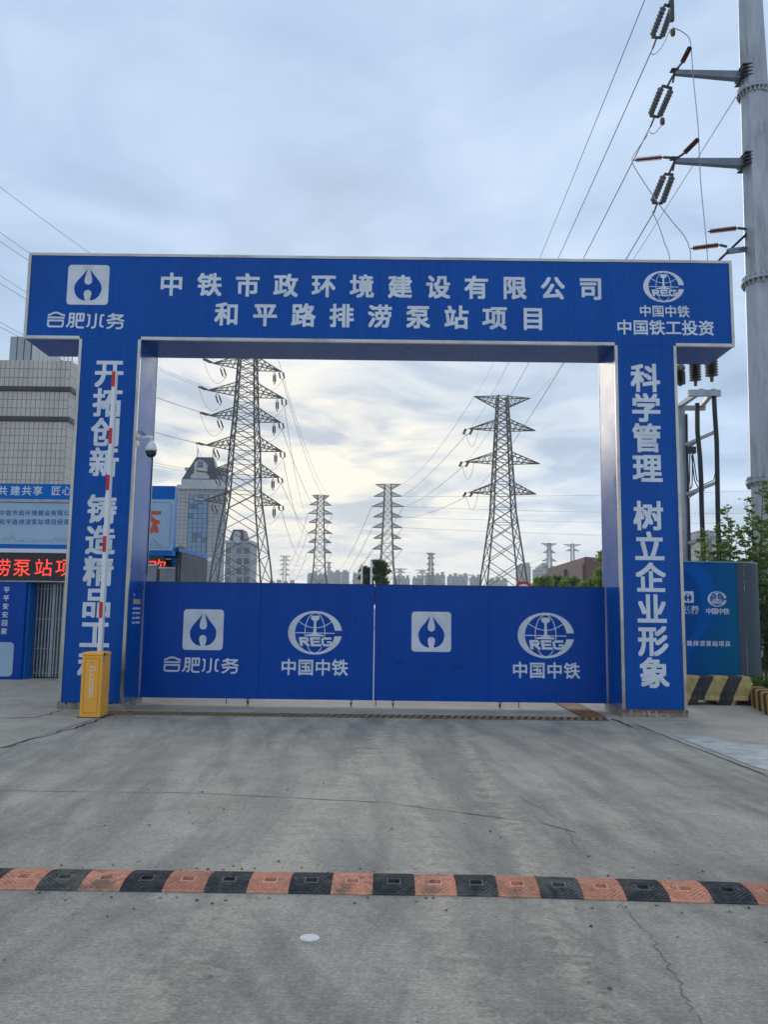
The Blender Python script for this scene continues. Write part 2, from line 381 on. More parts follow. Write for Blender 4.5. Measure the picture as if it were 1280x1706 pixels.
M['crack'] = simple('dark crack', (0.03,0.03,0.028), 0.95, 0, 0.4, 20)
M['paint_white'] = simple('worn white paint', (0.50,0.475,0.43), 0.7, 0, 0.25, 4, 0.1, dirt=(0.26,0.26,0.25), dirt_amt=0.9)

g = MB(); g.add([(-4000,-60,0),(4000,-60,0),(4000,9000,0),(-4000,9000,0)], [(0,1,2,3)])
tag(g.build('ground', M['ground']), kind='structure')
# driveway in the middle, paler aprons left and right
drv = MB(); drv.add([(-4.2,-3,0.004),(3.80,-3,0.004),(3.78,8.1,0.004),(3.58,11.9,0.004),(3.45,12.02,0.004),(-4.02,12.02,0.004),(-4.25,9.2,0.004)],[tuple(range(7))])
drive = tag(drv.build('driveway', M['drive']), kind='structure')
apr = MB(); apr.add([(-16,-3,0.004),(-4.21,-3,0.004),(-4.26,9.2,0.004),(-4.03,12.1,0.004),(-4.06,19,0.004),(-16,19,0.004)],[tuple(range(6))])
tag(apr.build('pavement', M['apron']), kind='structure')
apr = MB(); apr.add([(3.81,-3,0.004),(16,-3,0.004),(16,16,0.004),(3.66,16,0.004),(3.60,11.9,0.004),(3.79,8.1,0.004)],[tuple(range(6))])
tag(apr.build('pavement', M['apron']), kind='structure')
rnd = random.Random(5)
def crack_line(pts, w, name='crack', jit=0.03, step=0.12, parent=None, mat='crack'):
    mb = MB(); P=[]
    for a,b in zip(pts[:-1],pts[1:]):
        a=Vector(a); b=Vector(b); n=max(1,int((b-a).length/step))
        for i in range(n): P.append(a.lerp(b,i/n)+Vector((rnd.uniform(-jit,jit),rnd.uniform(-jit,jit))))
    P.append(Vector(pts[-1]))
    L=[];Rr=[]
    for i,p in enumerate(P):
        d=(P[min(i+1,len(P)-1)]-P[max(i-1,0)]).normalized(); n=Vector((-d.y,d.x)); ww=w*rnd.uniform(0.35,1.3)
        L.append((p.x+n.x*ww/2,p.y+n.y*ww/2,0.008)); Rr.append((p.x-n.x*ww/2,p.y-n.y*ww/2,0.008))
    k=len(P); mb.add(L+Rr,[(i,i+1,k+i+1,k+i) for i in range(k-1)])
    return mb.build(name, M[mat], parent or drive)
def g2(px,py): q=gnd(px,py); return (q.x,q.y)
crack_line([g2(-40,1259),g2(40,1236),g2(130,1212),g2(200,1187)],0.035)
crack_line([g2(0,1197),g2(60,1196),g2(100,1185)],0.03)
crack_line([g2(1022,1199),g2(1055,1213)],0.045)
crack_line([g2(1060,1207),g2(1150,1243),g2(1290,1297)],0.018,jit=0.008,name='joint')
crack_line([g2(870,1330),g2(905,1350),g2(935,1370),g2(950,1390),g2(960,1415)],0.004,jit=0.02,step=0.07,mat='joint')
crack_line([g2(1035,1510),g2(1060,1540),g2(1085,1560),g2(1100,1590),g2(1125,1625),g2(1140,1660),g2(1165,1706),g2(1175,1730)],0.005,jit=0.018,step=0.035,mat='joint')
crack_line([g2(-30,1318),g2(320,1322),g2(640,1338),g2(900,1372),g2(960,1388)],0.012,jit=0.008,name='joint',mat='joint')
# worn white paint on the right apron
mb = MB(); pts=[g2(1122,1226),g2(1180,1228),g2(1230,1240),g2(1300,1243),g2(1300,1290),g2(1250,1276),g2(1190,1252)]
mb.add([(x,y,0.009) for x,y in pts],[tuple(range(len(pts)))]); mb.build('paint_patch', M['paint_white'], drive)
# round inspection cover
c = gnd(516,1565); cov = thing('inspection_cover','small round white inspection cover set in the concrete','manhole cover',(c.x,c.y,0.004))
mb=MB(); mb.lathe((c.x,c.y,0.004),(0,0,1),[(0,0.048),(0.003,0.048),(0.004,0.045)],28); mb.build('rim',M['galv'],cov); M['porcelain_white']=simple('dusty white cover',(0.52,0.53,0.53),0.6,0,0.15,30)
mb=MB(); mb.lathe((c.x,c.y,0.0045),(0,0,1),[(0,0.044),(0.004,0.043)],28); mb.build('lid',M['porcelain_white'],cov)
mb=MB()
for i in range(22):
    a=2*math.pi*i/22; mb.box(c.x+0.034*math.cos(a)-0.003,c.x+0.034*math.cos(a)+0.003,c.y+0.034*math.sin(a)-0.004,c.y+0.034*math.sin(a)+0.004,0.0086,0.0092)
for i in range(5): mb.box(c.x-0.020+i*0.009,c.x-0.015+i*0.009,c.y-0.008,c.y+0.006,0.0086,0.0092)
mb.build('embossing',M['galv'],cov)

# ------------------------------------------------------------------ speed bump
def bump_mat(name, col, worn):
    mt, nt, bs = new_mat(name); o = coords(nt, what='Object'); oi = nd(nt,'ShaderNodeObjectInfo')
    vec = nd(nt,'ShaderNodeVectorMath', operation='ADD'); nt.links.new(o, vec.inputs[0])
    sc = nd(nt,'ShaderNodeVectorMath', operation='SCALE'); nt.links.new(oi.outputs['Location'], sc.inputs[0]); sc.inputs['Scale'].default_value = 3.0; nt.links.new(sc.outputs[0], vec.inputs[1])
    n = noise_n(nt, vec.outputs[0], 7, 7, 0.7); n2 = noise_n(nt, vec.outputs[0], 30, 5, 0.65); 
    c = ramp_n(nt, n2, [(0.3, tuple(x*0.7 for x in col)), (0.7, tuple(x*1.25 for x in col))]); c = mix_n(nt, ramp_n(nt, noise_n(nt, vec.outputs[0], 16, 6, 0.7), [(0.45,0.0),(0.75,0.35)]), c, (0.30,0.27,0.22))
    w = ramp_n(nt, math_n(nt,'ADD', n, math_n(nt,'MULTIPLY', math_n(nt,'SUBTRACT',oi.outputs['Random'],0.5), 0.22)), [(0.52,0.0),(0.64,1.0)])
    c = mix_n(nt, math_n(nt,'MULTIPLY',w,0.75), c, worn)
    hv = nd(nt,'ShaderNodeHueSaturation'); nt.links.new(c, hv.inputs['Color']); nt.links.new(math_n(nt,'ADD',math_n(nt,'MULTIPLY',oi.outputs['Random'],0.4),0.78), hv.inputs['Value']); c = hv.outputs[0]
    nt.links.new(c, bs.inputs['Base Color']); bs.inputs['Roughness'].default_value = 0.7
    bump_n(nt, bs, n2, 0.3, 0.004); return mt
M['bump_black'] = bump_mat('black bump rubber', (0.024,0.028,0.034), (0.13,0.12,0.095))
M['bump_orange'] = bump_mat('faded orange bump rubber', (0.70,0.30,0.18), (0.17,0.12,0.09))
SB_W, SB_D, SB_H = 0.237, 0.335, 0.034
def bump_mesh(mat):
    mb = MB(); hw = SB_W/2-0.001
    def prof(t):   # t 0..1 across the depth
        return SB_H*max(0.0,1-abs(2*t-1)**2.2)*0.92+0.006
    NX, NY = 64, 80; vs=[]; 
    for j in range(NY+1):
        for i in range(NX+1):
            u=-hw+2*hw*i/NX; t=j/NY; y=(t-0.5)*SB_D; z=prof(t)
            # chevron ridges pointing to the middle; the four fields meet along the diagonals
            a=abs(u)/hw; b=abs(t-0.38)/0.5
            s=(a*0.55+b*1.0)*SB_D/2
            ridge=0.5+0.5*math.tanh(2.5*math.cos(2*math.pi*s/0.026))
            if 0.03<t<0.97 and a<0.97: z+=0.010*(ridge-0.5)
            if abs(u)<0.042 and 0.26<t<0.50: z=prof(t)+0.001
            if abs(u)<0.031 and 0.30<t<0.46: z=0.008
            vs.append((u,y,z))
    W=NX+1; fs=[(j*W+i,j*W+i+1,(j+1)*W+i+1,(j+1)*W+i) for j in range(NY) for i in range(NX)]
    mb.add(vs,fs)
    # skirts
    n0=len(mb.v); mb.add([(-hw,-SB_D/2,0),(hw,-SB_D/2,0),(hw,-SB_D/2,0.0065),(-hw,-SB_D/2,0.0065),(-hw,SB_D/2,0),(hw,SB_D/2,0),(hw,SB_D/2,0.0065),(-hw,SB_D/2,0.0065)],[(0,1,2,3),(5,4,7,6)])
    me=bpy.data.meshes.new('segment'); me.from_pydata(mb.v,[],mb.f); me.materials.append(mat); me.update(); return me
me_b, me_o = bump_mesh(M['bump_black']), bump_mesh(M['bump_orange'])
pad = None
sb = thing('speed_bump','black and orange rubber speed bump laid across the driveway','speed bump',(0.0,4.9,0.004))
mbolt = MB(); mbolt.lathe((0,0,0.0),(0,0,1),[(0,0.012),(0.008,0.012),(0.010,0.009)],6)
me_bolt=bpy.data.meshes.new('bolt'); me_bolt.from_pydata(mbolt.v,[],mbolt.f); me_bolt.materials.append(M['rust']); me_bolt.update()
x0 = gnd(20,1487).x; k=0
for side in (0,):
    xs=[]; x=gnd(0,1468).x-0.33
# left run is square to the gate; the right run turns slightly towards the camera
cx = gnd(622,1476).x
for k in range(-12, 13):
    xc = cx + (k-0.5)*SB_W
    if xc <= 0.6: y, rz = 4.89, 0.0
    else: y, rz = 4.89-(xc-0.6)*0.047, -0.047
    s = shared('segment', me_b if k%2 else me_o, (xc,y,0.0045), sb, (0,0,rz+rnd.uniform(-0.006,0.006)))
    shared('bolt', me_bolt, (xc+0.002,y-0.043,0.0045+0.009), sb)

# ------------------------------------------------------------------ trench drain in front of the gate
M['hatch_y'] = simple('worn yellow drain paint', (0.25,0.165,0.07), 0.75, 0, 0.35, 12, 0.1, dirt=(0.09,0.07,0.05), dirt_amt=0.9)
td = thing('trench_drain','narrow yellow and black slotted drain across the gateway','drain',(0,12.2,0))
mb=MB(); mb.box(-4.25,3.32,12.03,12.36,0.0015,0.005); mb.build('channel',M['crack'],td)
mb=MB(); mb.box(-4.25,3.32,12.025,12.05,0.005,0.012); mb.build('edge_bar',M['rust'],td)
mb=MB(); mb.box(-4.25,3.32,12.345,12.37,0.005,0.012); mb.build('edge_bar',M['rust'],td)
mb=MB(); x=-4.2
while x < 3.2:
    mb.prism([(x,12.05),(x+0.055,12.05),(x+0.135,12.345),(x+0.08,12.345)], lambda u,v,w:(u,v,0.006+w), 0.006); x+=0.105
tag(mb.build('grate',M['hatch_y'],td),kind='stuff')
rp = thing('drain_cover','row of rusty steel drain plates running back beside the right pillar','drain cover',(3.2,13.2,0))
ya=[12.36,13.05,13.9,15.0,16.5]
for a,b in zip(ya[:-1],ya[1:]):
    mb=MB(); mb.prism([(2.98,a+0.01),(3.36,a+0.01),(3.36,b-0.01),(2.98,b-0.01)],lambda u,v,w:(u,v,0.006+w),0.012); mb.build('plate',M['rust'],rp)

# ------------------------------------------------------------------ emblems (drawn in the units of the printed artwork)
def emblem_water(fn0, cx, cz, half, host, host_t=0.0):
    """white rounded square with a split blue drop"""
    fn = lambda u,v,w: fn0(cx+u*half, cz+v*half, w)
    poly=[]; r=0.17
    for (x,z,a0) in ((1-r,1-r,0),(-1+r,1-r,90),(-1+r,-1+r,180),(1-r,-1+r,270)):
        for i in range(6): a=R(a0+i*18); poly.append((x+r*math.cos(a),z+r*math.sin(a)))
    mb=MB(); mb.prism(poly,fn,0.003); mb.build('emblem_plate',M['white_film'],host)
    def bez(p0,p1,p2,p3,n=10):
        return [tuple((1-t)**3*a+3*(1-t)**2*t*b+3*(1-t)*t*t*c+t**3*d for a,b,c,d in zip(p0,p1,p2,p3)) for t in [i/n for i in range(n)]]
    left = bez((-.075,.80),(-.25,.42),(-.66,.18),(-.66,-.16)) + bez((-.66,-.16),(-.66,-.52),(-.42,-.78),(-.095,-.80))
    low = bez((-.095,-.80),(-.15,-.66),(-.185,-.56),(-.185,-.44)) + bez((-.185,-.44),(-.185,-.20),(.185,-.20),(.185,-.44)) + bez((.185,-.44),(.185,-.56),(.15,-.66),(.095,-.80))
    right = [(-x,z) for x,z in reversed(left)]; right=[(.095,-.80)]+right[:-1] if False else right
    up = bez((.075,.80),(.10,.50),(.185,.40),(.185,.19)) + bez((.185,.19),(.185,-.05),(-.185,-.05),(-.185,.19)) + bez((-.185,.19),(-.185,.40),(-.10,.50),(-.075,.80))
    poly = left + low + right + up[1:]
    mb=MB(); mb.prism(poly,lambda u,v,w:fn(u,v,w+0.0032),0.002); mb.build('emblem_drop',M['blue_flat'],host)
STROKES = [  # rounded custom lettering 合肥水务, units of the artwork
 [(116,792),(150,782),(180,762),(218,754),(256,763),(290,782),(332,792)], [(114,823),(329,825)],
 'C',[(124,864),(314,864),(311,932),(296,948),(140,947),(124,932)],
 [(398,768),(393,895),(381,925),(358,952)], [(388,768),(458,768)], [(449,768),(444,930),(432,948),(410,953)], [(392,822),(448,822)], [(390,884),(446,884)],
 [(478,768),(580,768)], [(486,768),(482,932),(498,956),(582,958)], [(573,768),(569,868)], [(530,768),(528,860)], [(485,862),(572,862)],
 [(616,783),(638,783),(648,793),(642,915),(632,935),(612,943)], [(729,760),(724,925),(714,950),(676,962)], [(832,783),(804,783),(793,798),(787,918),(800,938),(830,943)],
 [(952,758),(928,783),(882,803)], [(935,784),(1078,784)], [(1066,790),(1000,830),(868,858)], [(922,804),(985,832),(1088,863)],
 [(880,889),(1058,889),(1069,900),(1064,944),(1044,963),(988,963)], [(972,868),(952,915),(912,952),(872,964)]]
def water_lettering(fn0, u0, u1, v0, v1, host, mat='white_film'):
    fu = lambda x: u0+(x-110)/980*(u1-u0); fv = lambda y: v1-(y-745)/225*(v1-v0)
    w = 25/225*(v1-v0); mb=MB(); closed=False
    for s in STROKES:
        if s=='C': closed=True; continue
        mb.stroke([(fu(x),fv(y)) for x,y in s], w, fn0, 0.003+0.00012*STROKES.index(s), closed); closed=False
    return mb.build('lettering', M[mat], host)
def emblem_rail(fn0, cx, cz, half_w, host, back):
    """open C ring, globe lines, rail section, block letters"""
    s = half_w/420.0; fn = lambda x,y,w: fn0(cx+(x-600)*s, cz-(y-485)*s, w)
    mb=MB(); N=56; outer=[]; inner=[]
    a0,a1=math.asin(35/335),2*math.pi-math.asin(52/335); b0,b1=math.asin(35/305),2*math.pi-math.asin(52/305)
    for i in range(N+1):
        t=i/N; a=a0+(a1-a0)*t; b=b0+(b1-b0)*t
        outer.append((600+420*math.cos(a),485-335*math.sin(a))); inner.append((598+312*math.cos(b),485-305*math.sin(b)))
    for i in range(N): mb.prism([outer[i],outer[i+1],inner[i+1],inner[i]],fn,0.003)
    mb.stroke([(597+155*math.cos(2*math.pi*i/40),488+308*math.sin(2*math.pi*i/40)) for i in range(40)],11,fn,0.0022,True)
    mb.stroke([(345+ i*51, 315+95*(1-((i-5)/5)**2)) for i in range(11)],11,fn,0.0024)
    mb.stroke([(290,487),(905,491)],13,fn,0.0026)
    mb.prism([(537,223),(660,223),(664,275),(640,293),(618,306),(614,330),(620,470),(650,503),(732,520),(730,541),(458,541),(460,520),(545,503),(574,470),(580,330),(578,306),(556,293),(532,275)],fn,0.0034)
    mb.build('emblem_globe',M['white_film'],host)
    mb=MB(); mb.prism([(322,548),(872,548),(842,704),(362,704)],lambda x,y,w:fn(x,y,w+0.0036),0.001); mb.build('emblem_band',back,host)
    mb=MB(); f2=lambda x,y,w:fn(x,y,w+0.0048); L=lambda pts,wd=34: mb.stroke([(x+ (690-y)*-0.18+10,y) for x,y in pts],wd,f2,0.002+0.00002*len(mb.f))
    L([(385,556),(385,692)],44); L([(368,572),(480,572),(494,584),(494,606),(480,620),(400,620)]); L([(430,622),(505,690)],40)
    L([(555,556),(555,692)],44); L([(540,572),(692,572)]); L([(556,623),(680,623)],28); L([(540,676),(692,676)])
    L([(868,572),(748,572),(722,590),(722,660),(740,676),(858,676)]); L([(846,676),(850,628)],30); L([(790,628),(866,628)],28)
    mb.build('emblem_letters',M['white_film'],host)

# ------------------------------------------------------------------ gantry
gan = thing('entrance_gantry','tall blue entrance gantry with white Chinese lettering and steel edge trims','gantry',(0,YF,0))
T=0.045   # trim width
beam = MB(); beam.box(BX[0]+0.004,BX[1]-0.004,YF+0.012,YB-0.004,ZB+0.004,ZT-0.004); beam=beam.build('beam',M['blue'],gan)
for (a,b) in (((BX[0],ZT-T),(BX[1],ZT)),):
    mb=MB(); mb.box(BX[0],BX[1],YF,YF+0.06,ZT-T,ZT); mb.box(BX[0],BX[1],YF+0.06,YB,ZT-0.002,ZT+0.006); mb.build('top_trim',M['steel'],beam)
for (a,b) in ((BX[0],PL[0]),(PL[1],PR[0]),(PR[1],BX[1])):
    mb=MB(); mb.box(a,b,YF,YF+0.05,ZB-0.004,ZB+T); mb.build('bottom_trim',M['steel'],beam)
for x0_,x1_ in ((BX[0]-0.003,BX[0]+T),(BX[1]-T,BX[1]+0.003)):
    mb=MB(); mb.box(x0_,x1_,YF-0.002,YF+0.05,ZB+T,ZT-T); mb.build('side_trim',M['steel'],beam)
FB = xz(YF+0.0115)
def P2(px,py,Y): q=at(px,py,Y); return q.x,q.z
def chars(host, text, p0, p1, size, Y, bold=0.03):
    """one raised character per part, centres from photo point p0 to p1"""
    a=Vector(P2(*p0,Y)); b=Vector(P2(*p1,Y)); n=len(text)
    for i,ch in enumerate(text):
        c_=a.lerp(b,i/max(1,n-1)); mb=MB(); put_char(mb,ch,c_.x,c_.y,size,size,xz(Y),0.003,bold); mb.build('character',M['white_film'],host,fix=False)
YL=YF+0.0115
chars(beam,'中铁市政环境建设有限公司',(285.5,473.5),(985,480.5),0.405,YL,0.034)
chars(beam,'和平路排涝泵站项目',(378,523),(888.5,530.5),0.405,YL,0.034)
a=P2(146.5,474.5,YL); b=P2(181,474.5,YL); emblem_water(FB,a[0],a[1],b[0]-a[0],beam)
a=P2(79,519,YL); b=P2(206,549,YL); water_lettering(FB,a[0],b[0],b[1]+0.01,a[1]-0.005,beam)
a=P2(1106.5,477.5,YL); b=P2(1140.5,477.5,YL); emblem_rail(FB,a[0],a[1],b[0]-a[0],beam,M['blue'])
chars(beam,'中国中铁',(1076,518),(1139.5,519),0.205,YL,0.022)
chars(beam,'中国铁工投资',(1041,545),(1177.5,546.5),0.265,YL,0.022)
def pillar(X, text_marks, left):
    p=MB(); p.box(X[0]+0.004,X[1]-0.004,YF+0.012,YB-0.004,ZP,ZB+0.001); p=p.build('pillar',M['blue'],gan)
    for x0_,x1_ in ((X[0]-0.003,X[0]+T),(X[1]-T,X[1]+0.003)):
        mb=MB(); mb.box(x0_,x1_,YF-0.002,YF+0.05,ZP-(0.0 if left else 0),2.55); mb.build('corner_trim',M['steel'],p)
        mb=MB(); mb.box(x0_+0.001,x1_-0.001,YF-0.001,YF+0.05,2.553,ZB-0.004); mb.build('corner_trim',M['steel'],p)
    for xb in ((X[1]-0.02,X[1]+0.004) if left else (X[0]-0.004,X[0]+0.02),):
        mb=MB(); mb.box(xb[0],xb[1],YB-0.02,YB+0.002,ZP,ZB-0.001); mb.build('rear_trim',M['steel'],p)
    # broken concrete footing
    mb=MB(); n=26
    xs=[X[0]-0.01+(X[1]-X[0]+0.02)*i/n for i in range(n+1)]
    for i in range(n):
        yy=YF-0.004+rnd.uniform(-0.012,0.014); mb.box(xs[i],xs[i+1],yy,YF+0.3,0,ZP-0.004-abs(rnd.gauss(0,0.012)))
    mb.box(X[0]-0.006,X[1]+0.006,YF+0.3,YB+0.004,0,ZP-0.003); mb.build('plinth',M['plinth'],p)
    mb=MB(); mb.box(X[0]-0.012,X[1]+0.012,YF-0.01,YF+0.03,ZP-0.045,ZP-0.001) if not left else mb.box(X[0]-0.002,X[1]+0.002,YF+0.002,YF+0.03,ZP-0.012,ZP-0.001)
    mb.build('foot_rail',M['rust'] if not left else M['dark_steel'],p)
    xi=(X[1]-0.0038,X[1]-0.0005) if left else (X[0]+0.0005,X[0]+0.0038)
    mb=MB(); mb.box(xi[0],xi[1],YF+0.051,YB-0.021,ZP+0.01,ZB-0.002); mb.build('inner_sheet',M['blue_gloss'],p)
    for txt,p0,p1 in text_marks: chars(p,txt,p0,p1,0.48,YL,0.034)
    return p
pilL=pillar(PL,(('开拓创新',(181.5,621.5),(173,770)),('铸造精品工程',(169.5,848),(154.5,1110))),True)
pilR=pillar(PR,(('科学管理',(1076,629.5),(1079.5,780)),('树立企业形象',(1081,859),(1091,1121))),False)

# ------------------------------------------------------------------ gate leaves
zb_=at(624,1167,YG).z; zt_=at(624,974.5,YG).z; gx=[PL[1]+0.015, at(432,1070,YG).x, at(623.5,1070,YG).x, at(814.5,1070,YG).x, PR[0]-0.015]
def gate_leaf(i, label):
    xa,xm,xb=gx[i],gx[i+1],gx[i+2]; lf=thing('gate_leaf',label,'gate',(xa,YG,0.0),'the two gate leaves')
    FG=xz(YG)
    for (u0,u1) in ((xa+(0.004 if i==0 else 0.008),xm-0.002),(xm+0.002,xb-(0.008 if i==0 else 0.004))):
        mb=MB(); mb.box(u0,u1,YG,YG+0.035,zb_,zt_); pn=mb.build('panel',M['blue_flat'],lf)
        left=(u0<xm-0.5 and u1<=xm)
        if left:
            q={0:((305,372,1048.5),),2:((686,752,1052),)}[i][0]
            a=P2(q[0],q[2],YG); b=P2(q[1],q[2],YG); emblem_water(FG,(a[0]+b[0])/2,a[1],(b[0]-a[0])/2,pn)
            if i==0:
                a=P2(273,1093,YG); b=P2(397,1123,YG); water_lettering(FG,a[0],b[0],b[1]+0.012,a[1]-0.006,pn)
            else:
                # smudges where lettering was painted out
                for (sx,sy,sr) in ((668,1104,0.10),(690,1112,0.08),(722,1110,0.11),(762,1112,0.13)):
                    c_=P2(sx,sy,YG); mbs=MB(); rr=random.Random(sx)
                    mbs.prism([(c_[0]+sr*rr.uniform(0.6,1.1)*math.cos(t*0.4),c_[1]+sr*0.55*rr.uniform(0.6,1.1)*math.sin(t*0.4)) for t in range(16)],FG,0.0012)
                    mbs.build('smudge',M['smudge'],pn)
        else:
            q={0:((480,570,1053.5),(481,566.5,1111.5)),2:((863,957,1058),(867,953.5,1116.5))}[i]
            a=P2(q[0][0],q[0][2],YG); b=P2(q[0][1],q[0][2],YG); emblem_rail(FG,(a[0]+b[0])/2,a[1],(b[0]-a[0])/2,pn,M['blue_flat'])
            chars(pn,'中国中铁',(q[1][0],q[1][2]-0.5),(q[1][1],q[1][2]+0.8),0.275,YG,0.022)
    # tube frame behind, casters, drop bolts
    mb=MB()
    for z in (zb_+0.03,zt_-0.03,(zb_+zt_)/2): mb.box(xa+0.03,xb-0.03,YG+0.036,YG+0.076,z-0.02,z+0.02)
    for x in (xa+0.05,xm,xb-0.05): mb.box(x-0.02,x+0.02,YG+0.077,YG+0.11,zb_+0.02,zt_-0.02)
    mb.build('frame',M['blue_light'],lf)
    mb=MB(); mb.box(xa,xb,YG-0.006,YG+0.04,zt_+0.001,zt_+0.012); mb.build('top_rail',M['dark_steel'],lf)
    for x in ([at(412,1170,YG).x,at(585,1172,YG).x] if i==0 else [at(655,1173,YG).x,at(834,1176,YG).x]):
        mb=MB(); mb.box(x-0.022,x+0.022,YG+0.02,YG+0.07,zb_-0.012,zb_); mb.box(x-0.018,x-0.012,YG+0.03,YG+0.06,0.035,zb_-0.012); mb.box(x+0.012,x+0.018,YG+0.03,YG+0.06,0.035,zb_-0.012)
        cs=mb.build('caster',M['dark_steel'],lf); mb=MB(); mb.lathe((x-0.010,YG+0.045,0.036),(1,0,0),[(0,0.026),(0.003,0.034),(0.017,0.034),(0.020,0.026)],16); mb.build('wheel',M['rubber'],cs)
    for x in ([at(376,1168,YG).x,] if i==0 else [at(626,1170,YG).x,at(866,1178,YG).x]):
        mb=MB(); mb.tube([(x,YG+0.05,0.01),(x,YG+0.05,zb_+0.3)],0.007,8); mb.build('drop_bolt',M['dark_steel'],lf)
    return lf
M['smudge'] = simple('painted-over smudge', (0.0,0.045,0.265), 0.4, 0, 0.25, 14, 0, (1,1,1), 0.15)
lfa=gate_leaf(0,'left blue sheet-metal gate leaf with both emblems captioned')
lfb=gate_leaf(2,'right blue sheet-metal gate leaf with drop emblem lacking its caption')
# pale worn edge where the leaves meet
mb=MB(); mb.box(gx[2]-0.004,gx[2]+0.004,YG-0.002,YG+0.002,zb_+0.02,zb_+1.45); mb.build('meeting_strip',M['white'],lfa)

# loose grit and crumbs on the driveway
M['grit']=simple('loose grit',(0.12,0.11,0.095),0.9,0,0.6,40)
mb=MB(); rg=random.Random(77)
for i in range(170):
    if i<70: x,y=rg.uniform(-2.3,2.3),4.89+rg.choice((-1,1))*(0.19+abs(rg.gauss(0,0.10)))
    elif i<100: x,y=rg.choice((PL[0],PL[1],PR[0],PR[1]))+rg.gauss(0,0.25),YF-0.05-abs(rg.gauss(0,0.15))
    else: x,y=rg.uniform(-2.2,2.6),rg.uniform(3.3,9)
    r_=rg.uniform(0.003,0.010); P=[(x+r_*rg.uniform(0.6,1.3)*math.cos(a),y+r_*rg.uniform(0.6,1.3)*math.sin(a)) for a in (0.2,1.3,2.5,3.6,4.9)]
    mb.prism(P,lambda u,v,w:(u,v,0.0045+w),r_*rg.uniform(0.3,0.9))
tag(mb.build('grit',M['grit'],drive),kind='stuff')

# ------------------------------------------------------------------ parking barrier
YC=11.66
cxa=at(131,1196,YC).x; cxb=at(165.5,1196,YC).x; czt=at(153,1092,YC).z
bar=thing('parking_barrier','orange parking barrier cabinet with raised red and white boom','barrier',((cxa+cxb)/2,YC+0.17,0.004))
mb=MB(); mb.cbox(cxa,cxb,YC,YC+0.34,0.0125,czt,0.010); cab=mb.build('cabinet',M['orange'],bar)
mb=MB(); mb.cbox(cxa-0.006,cxb+0.006,YC-0.006,YC+0.346,czt+0.001,czt+0.045,0.014); mb.build('lid',M['orange'],bar)
mb=MB(); mb.box(cxa-0.03,cxb+0.03,YC-0.03,YC+0.37,0.0045,0.012); mb.build('base_plate',M['dark_steel'],bar)
FC=xz(YC); mb=MB()
da,db,dz0,dz1=cxa+0.045,cxb-0.045,0.07,czt-0.045
mb.stroke([(da,dz0),(db,dz0),(db,dz1),(da,dz1)],0.006,FC,0.0015,True); mb.build('door_seam',M['orange_dark'],cab)
mb=MB(); mb.lathe(((da+db)/2-0.01,YC,dz1-0.05),(0,-1,0),[(0,0.011),(0.006,0.010)],12); mb.build('lock',M['galv'],cab)
# printed mark, turned on its side and reading downwards: a big P, a small E, AI+PARKING and a rule
mb=MB(); fx=(da+db)/2+0.012
def side(u,v,w): return (fx+v, YC-0.001-w, u)          # text runs down the door
top=at(155,1111,YC).z
fn=lambda u,v,w: (fx+v, YC-w, top-u)
mb.stroke([(0.075,-0.03),(0.0,-0.03),(0.0,0.015),(0.012,0.032),(0.045,0.032),(0.055,0.018),(0.055,-0.01)],0.010,fn,0.0015)
mb.build('printed_mark',M['white'],cab)
mb=MB(); x=0.10
for ch,wd in (('E',0.040),(' ',0.015),('A',0.032),('I',0.014),('+',0.030),('P',0.028),('A',0.030),('R',0.028),('K',0.028),('I',0.013),('N',0.030),('G',0.030)):
    if ch!=' ': put_char(mb,ch,x,0.004,0.052,0.052,fn,0.0015,0.012,0,0.0,0.35)
    x+=wd
mb.stroke([(0.085,-0.03),(0.42,-0.03)],0.008,fn,0.0015); mb.build('printed_text',M['white'],cab)
mb=MB(); mb.lathe((cxb-0.02,YC+0.03,czt+0.020),(1,0,0),[(0,0.02),(0.04,0.02),(0.045,0.014)],12); mb.build('boom_hub_cap',M['black'],bar)
mb=MB(); mb.box(cxb+0.001,cxb+0.006,YC+0.02,YC+0.07,czt-0.10,czt-0.02); mb.build('rating_plate',M['galv'],cab)
YBm=YC+0.37; bx=at(164.5,1085,YBm).x; bzt=at(186.5,618,YBm).z
mb=MB(); mb.cbox(bx-0.030,bx+0.030,YBm,YBm+0.10,0.55,bzt,0.008); boom=mb.build('boom',M['white'],bar)
for (y0,y1) in ((618.5,644),(713,739),(791,816.5),(893,919.5),(1003,1029.5)):
    mb=MB(); mb.box(bx-0.031,bx+0.022,YBm-0.003,YBm+0.001,at(175,y1,YBm).z,at(175,y0,YBm).z); mb.build('red_band',M['red'],boom)
mb=MB(); mb.box(bx-0.06,bx+0.06,YBm-0.03,YBm+0.13,0.45,0.75); mb.build('boom_clamp',M['dark_steel'],bar)

# ------------------------------------------------------------------ dome camera and notice on the left pillar
xf=PL[1]-0.004
yc=12.66; a=at(229,733,yc); b=at(252.5,733,yc); zc=a.z
cm=thing('security_camera','white dome security camera on a bracket on the left pillar','camera',(xf,yc,zc))
mb=MB(); mb.box(xf,xf+0.012,yc-0.05,yc+0.05,zc-0.10,zc+0.09); mb.build('wall_plate',M['white'],cm)
ex=b.x
mb=MB(); mb.tube([(xf+0.01,yc,zc+0.02),(ex-0.05,yc,zc+0.055),(ex-0.01,yc,zc+0.05),(ex,yc,zc-0.02)],[0.035,0.027,0.027,0.024],12); mb.build('bracket',M['white'],cm,True)
mb=MB(); mb.lathe((ex,yc,zc-0.01),(0,0,-1),[(0,0.028),(0.03,0.05),(0.07,0.078),(0.13,0.092),(0.165,0.094),(0.17,0.085)],20); mb.build('housing',M['white'],cm,True)
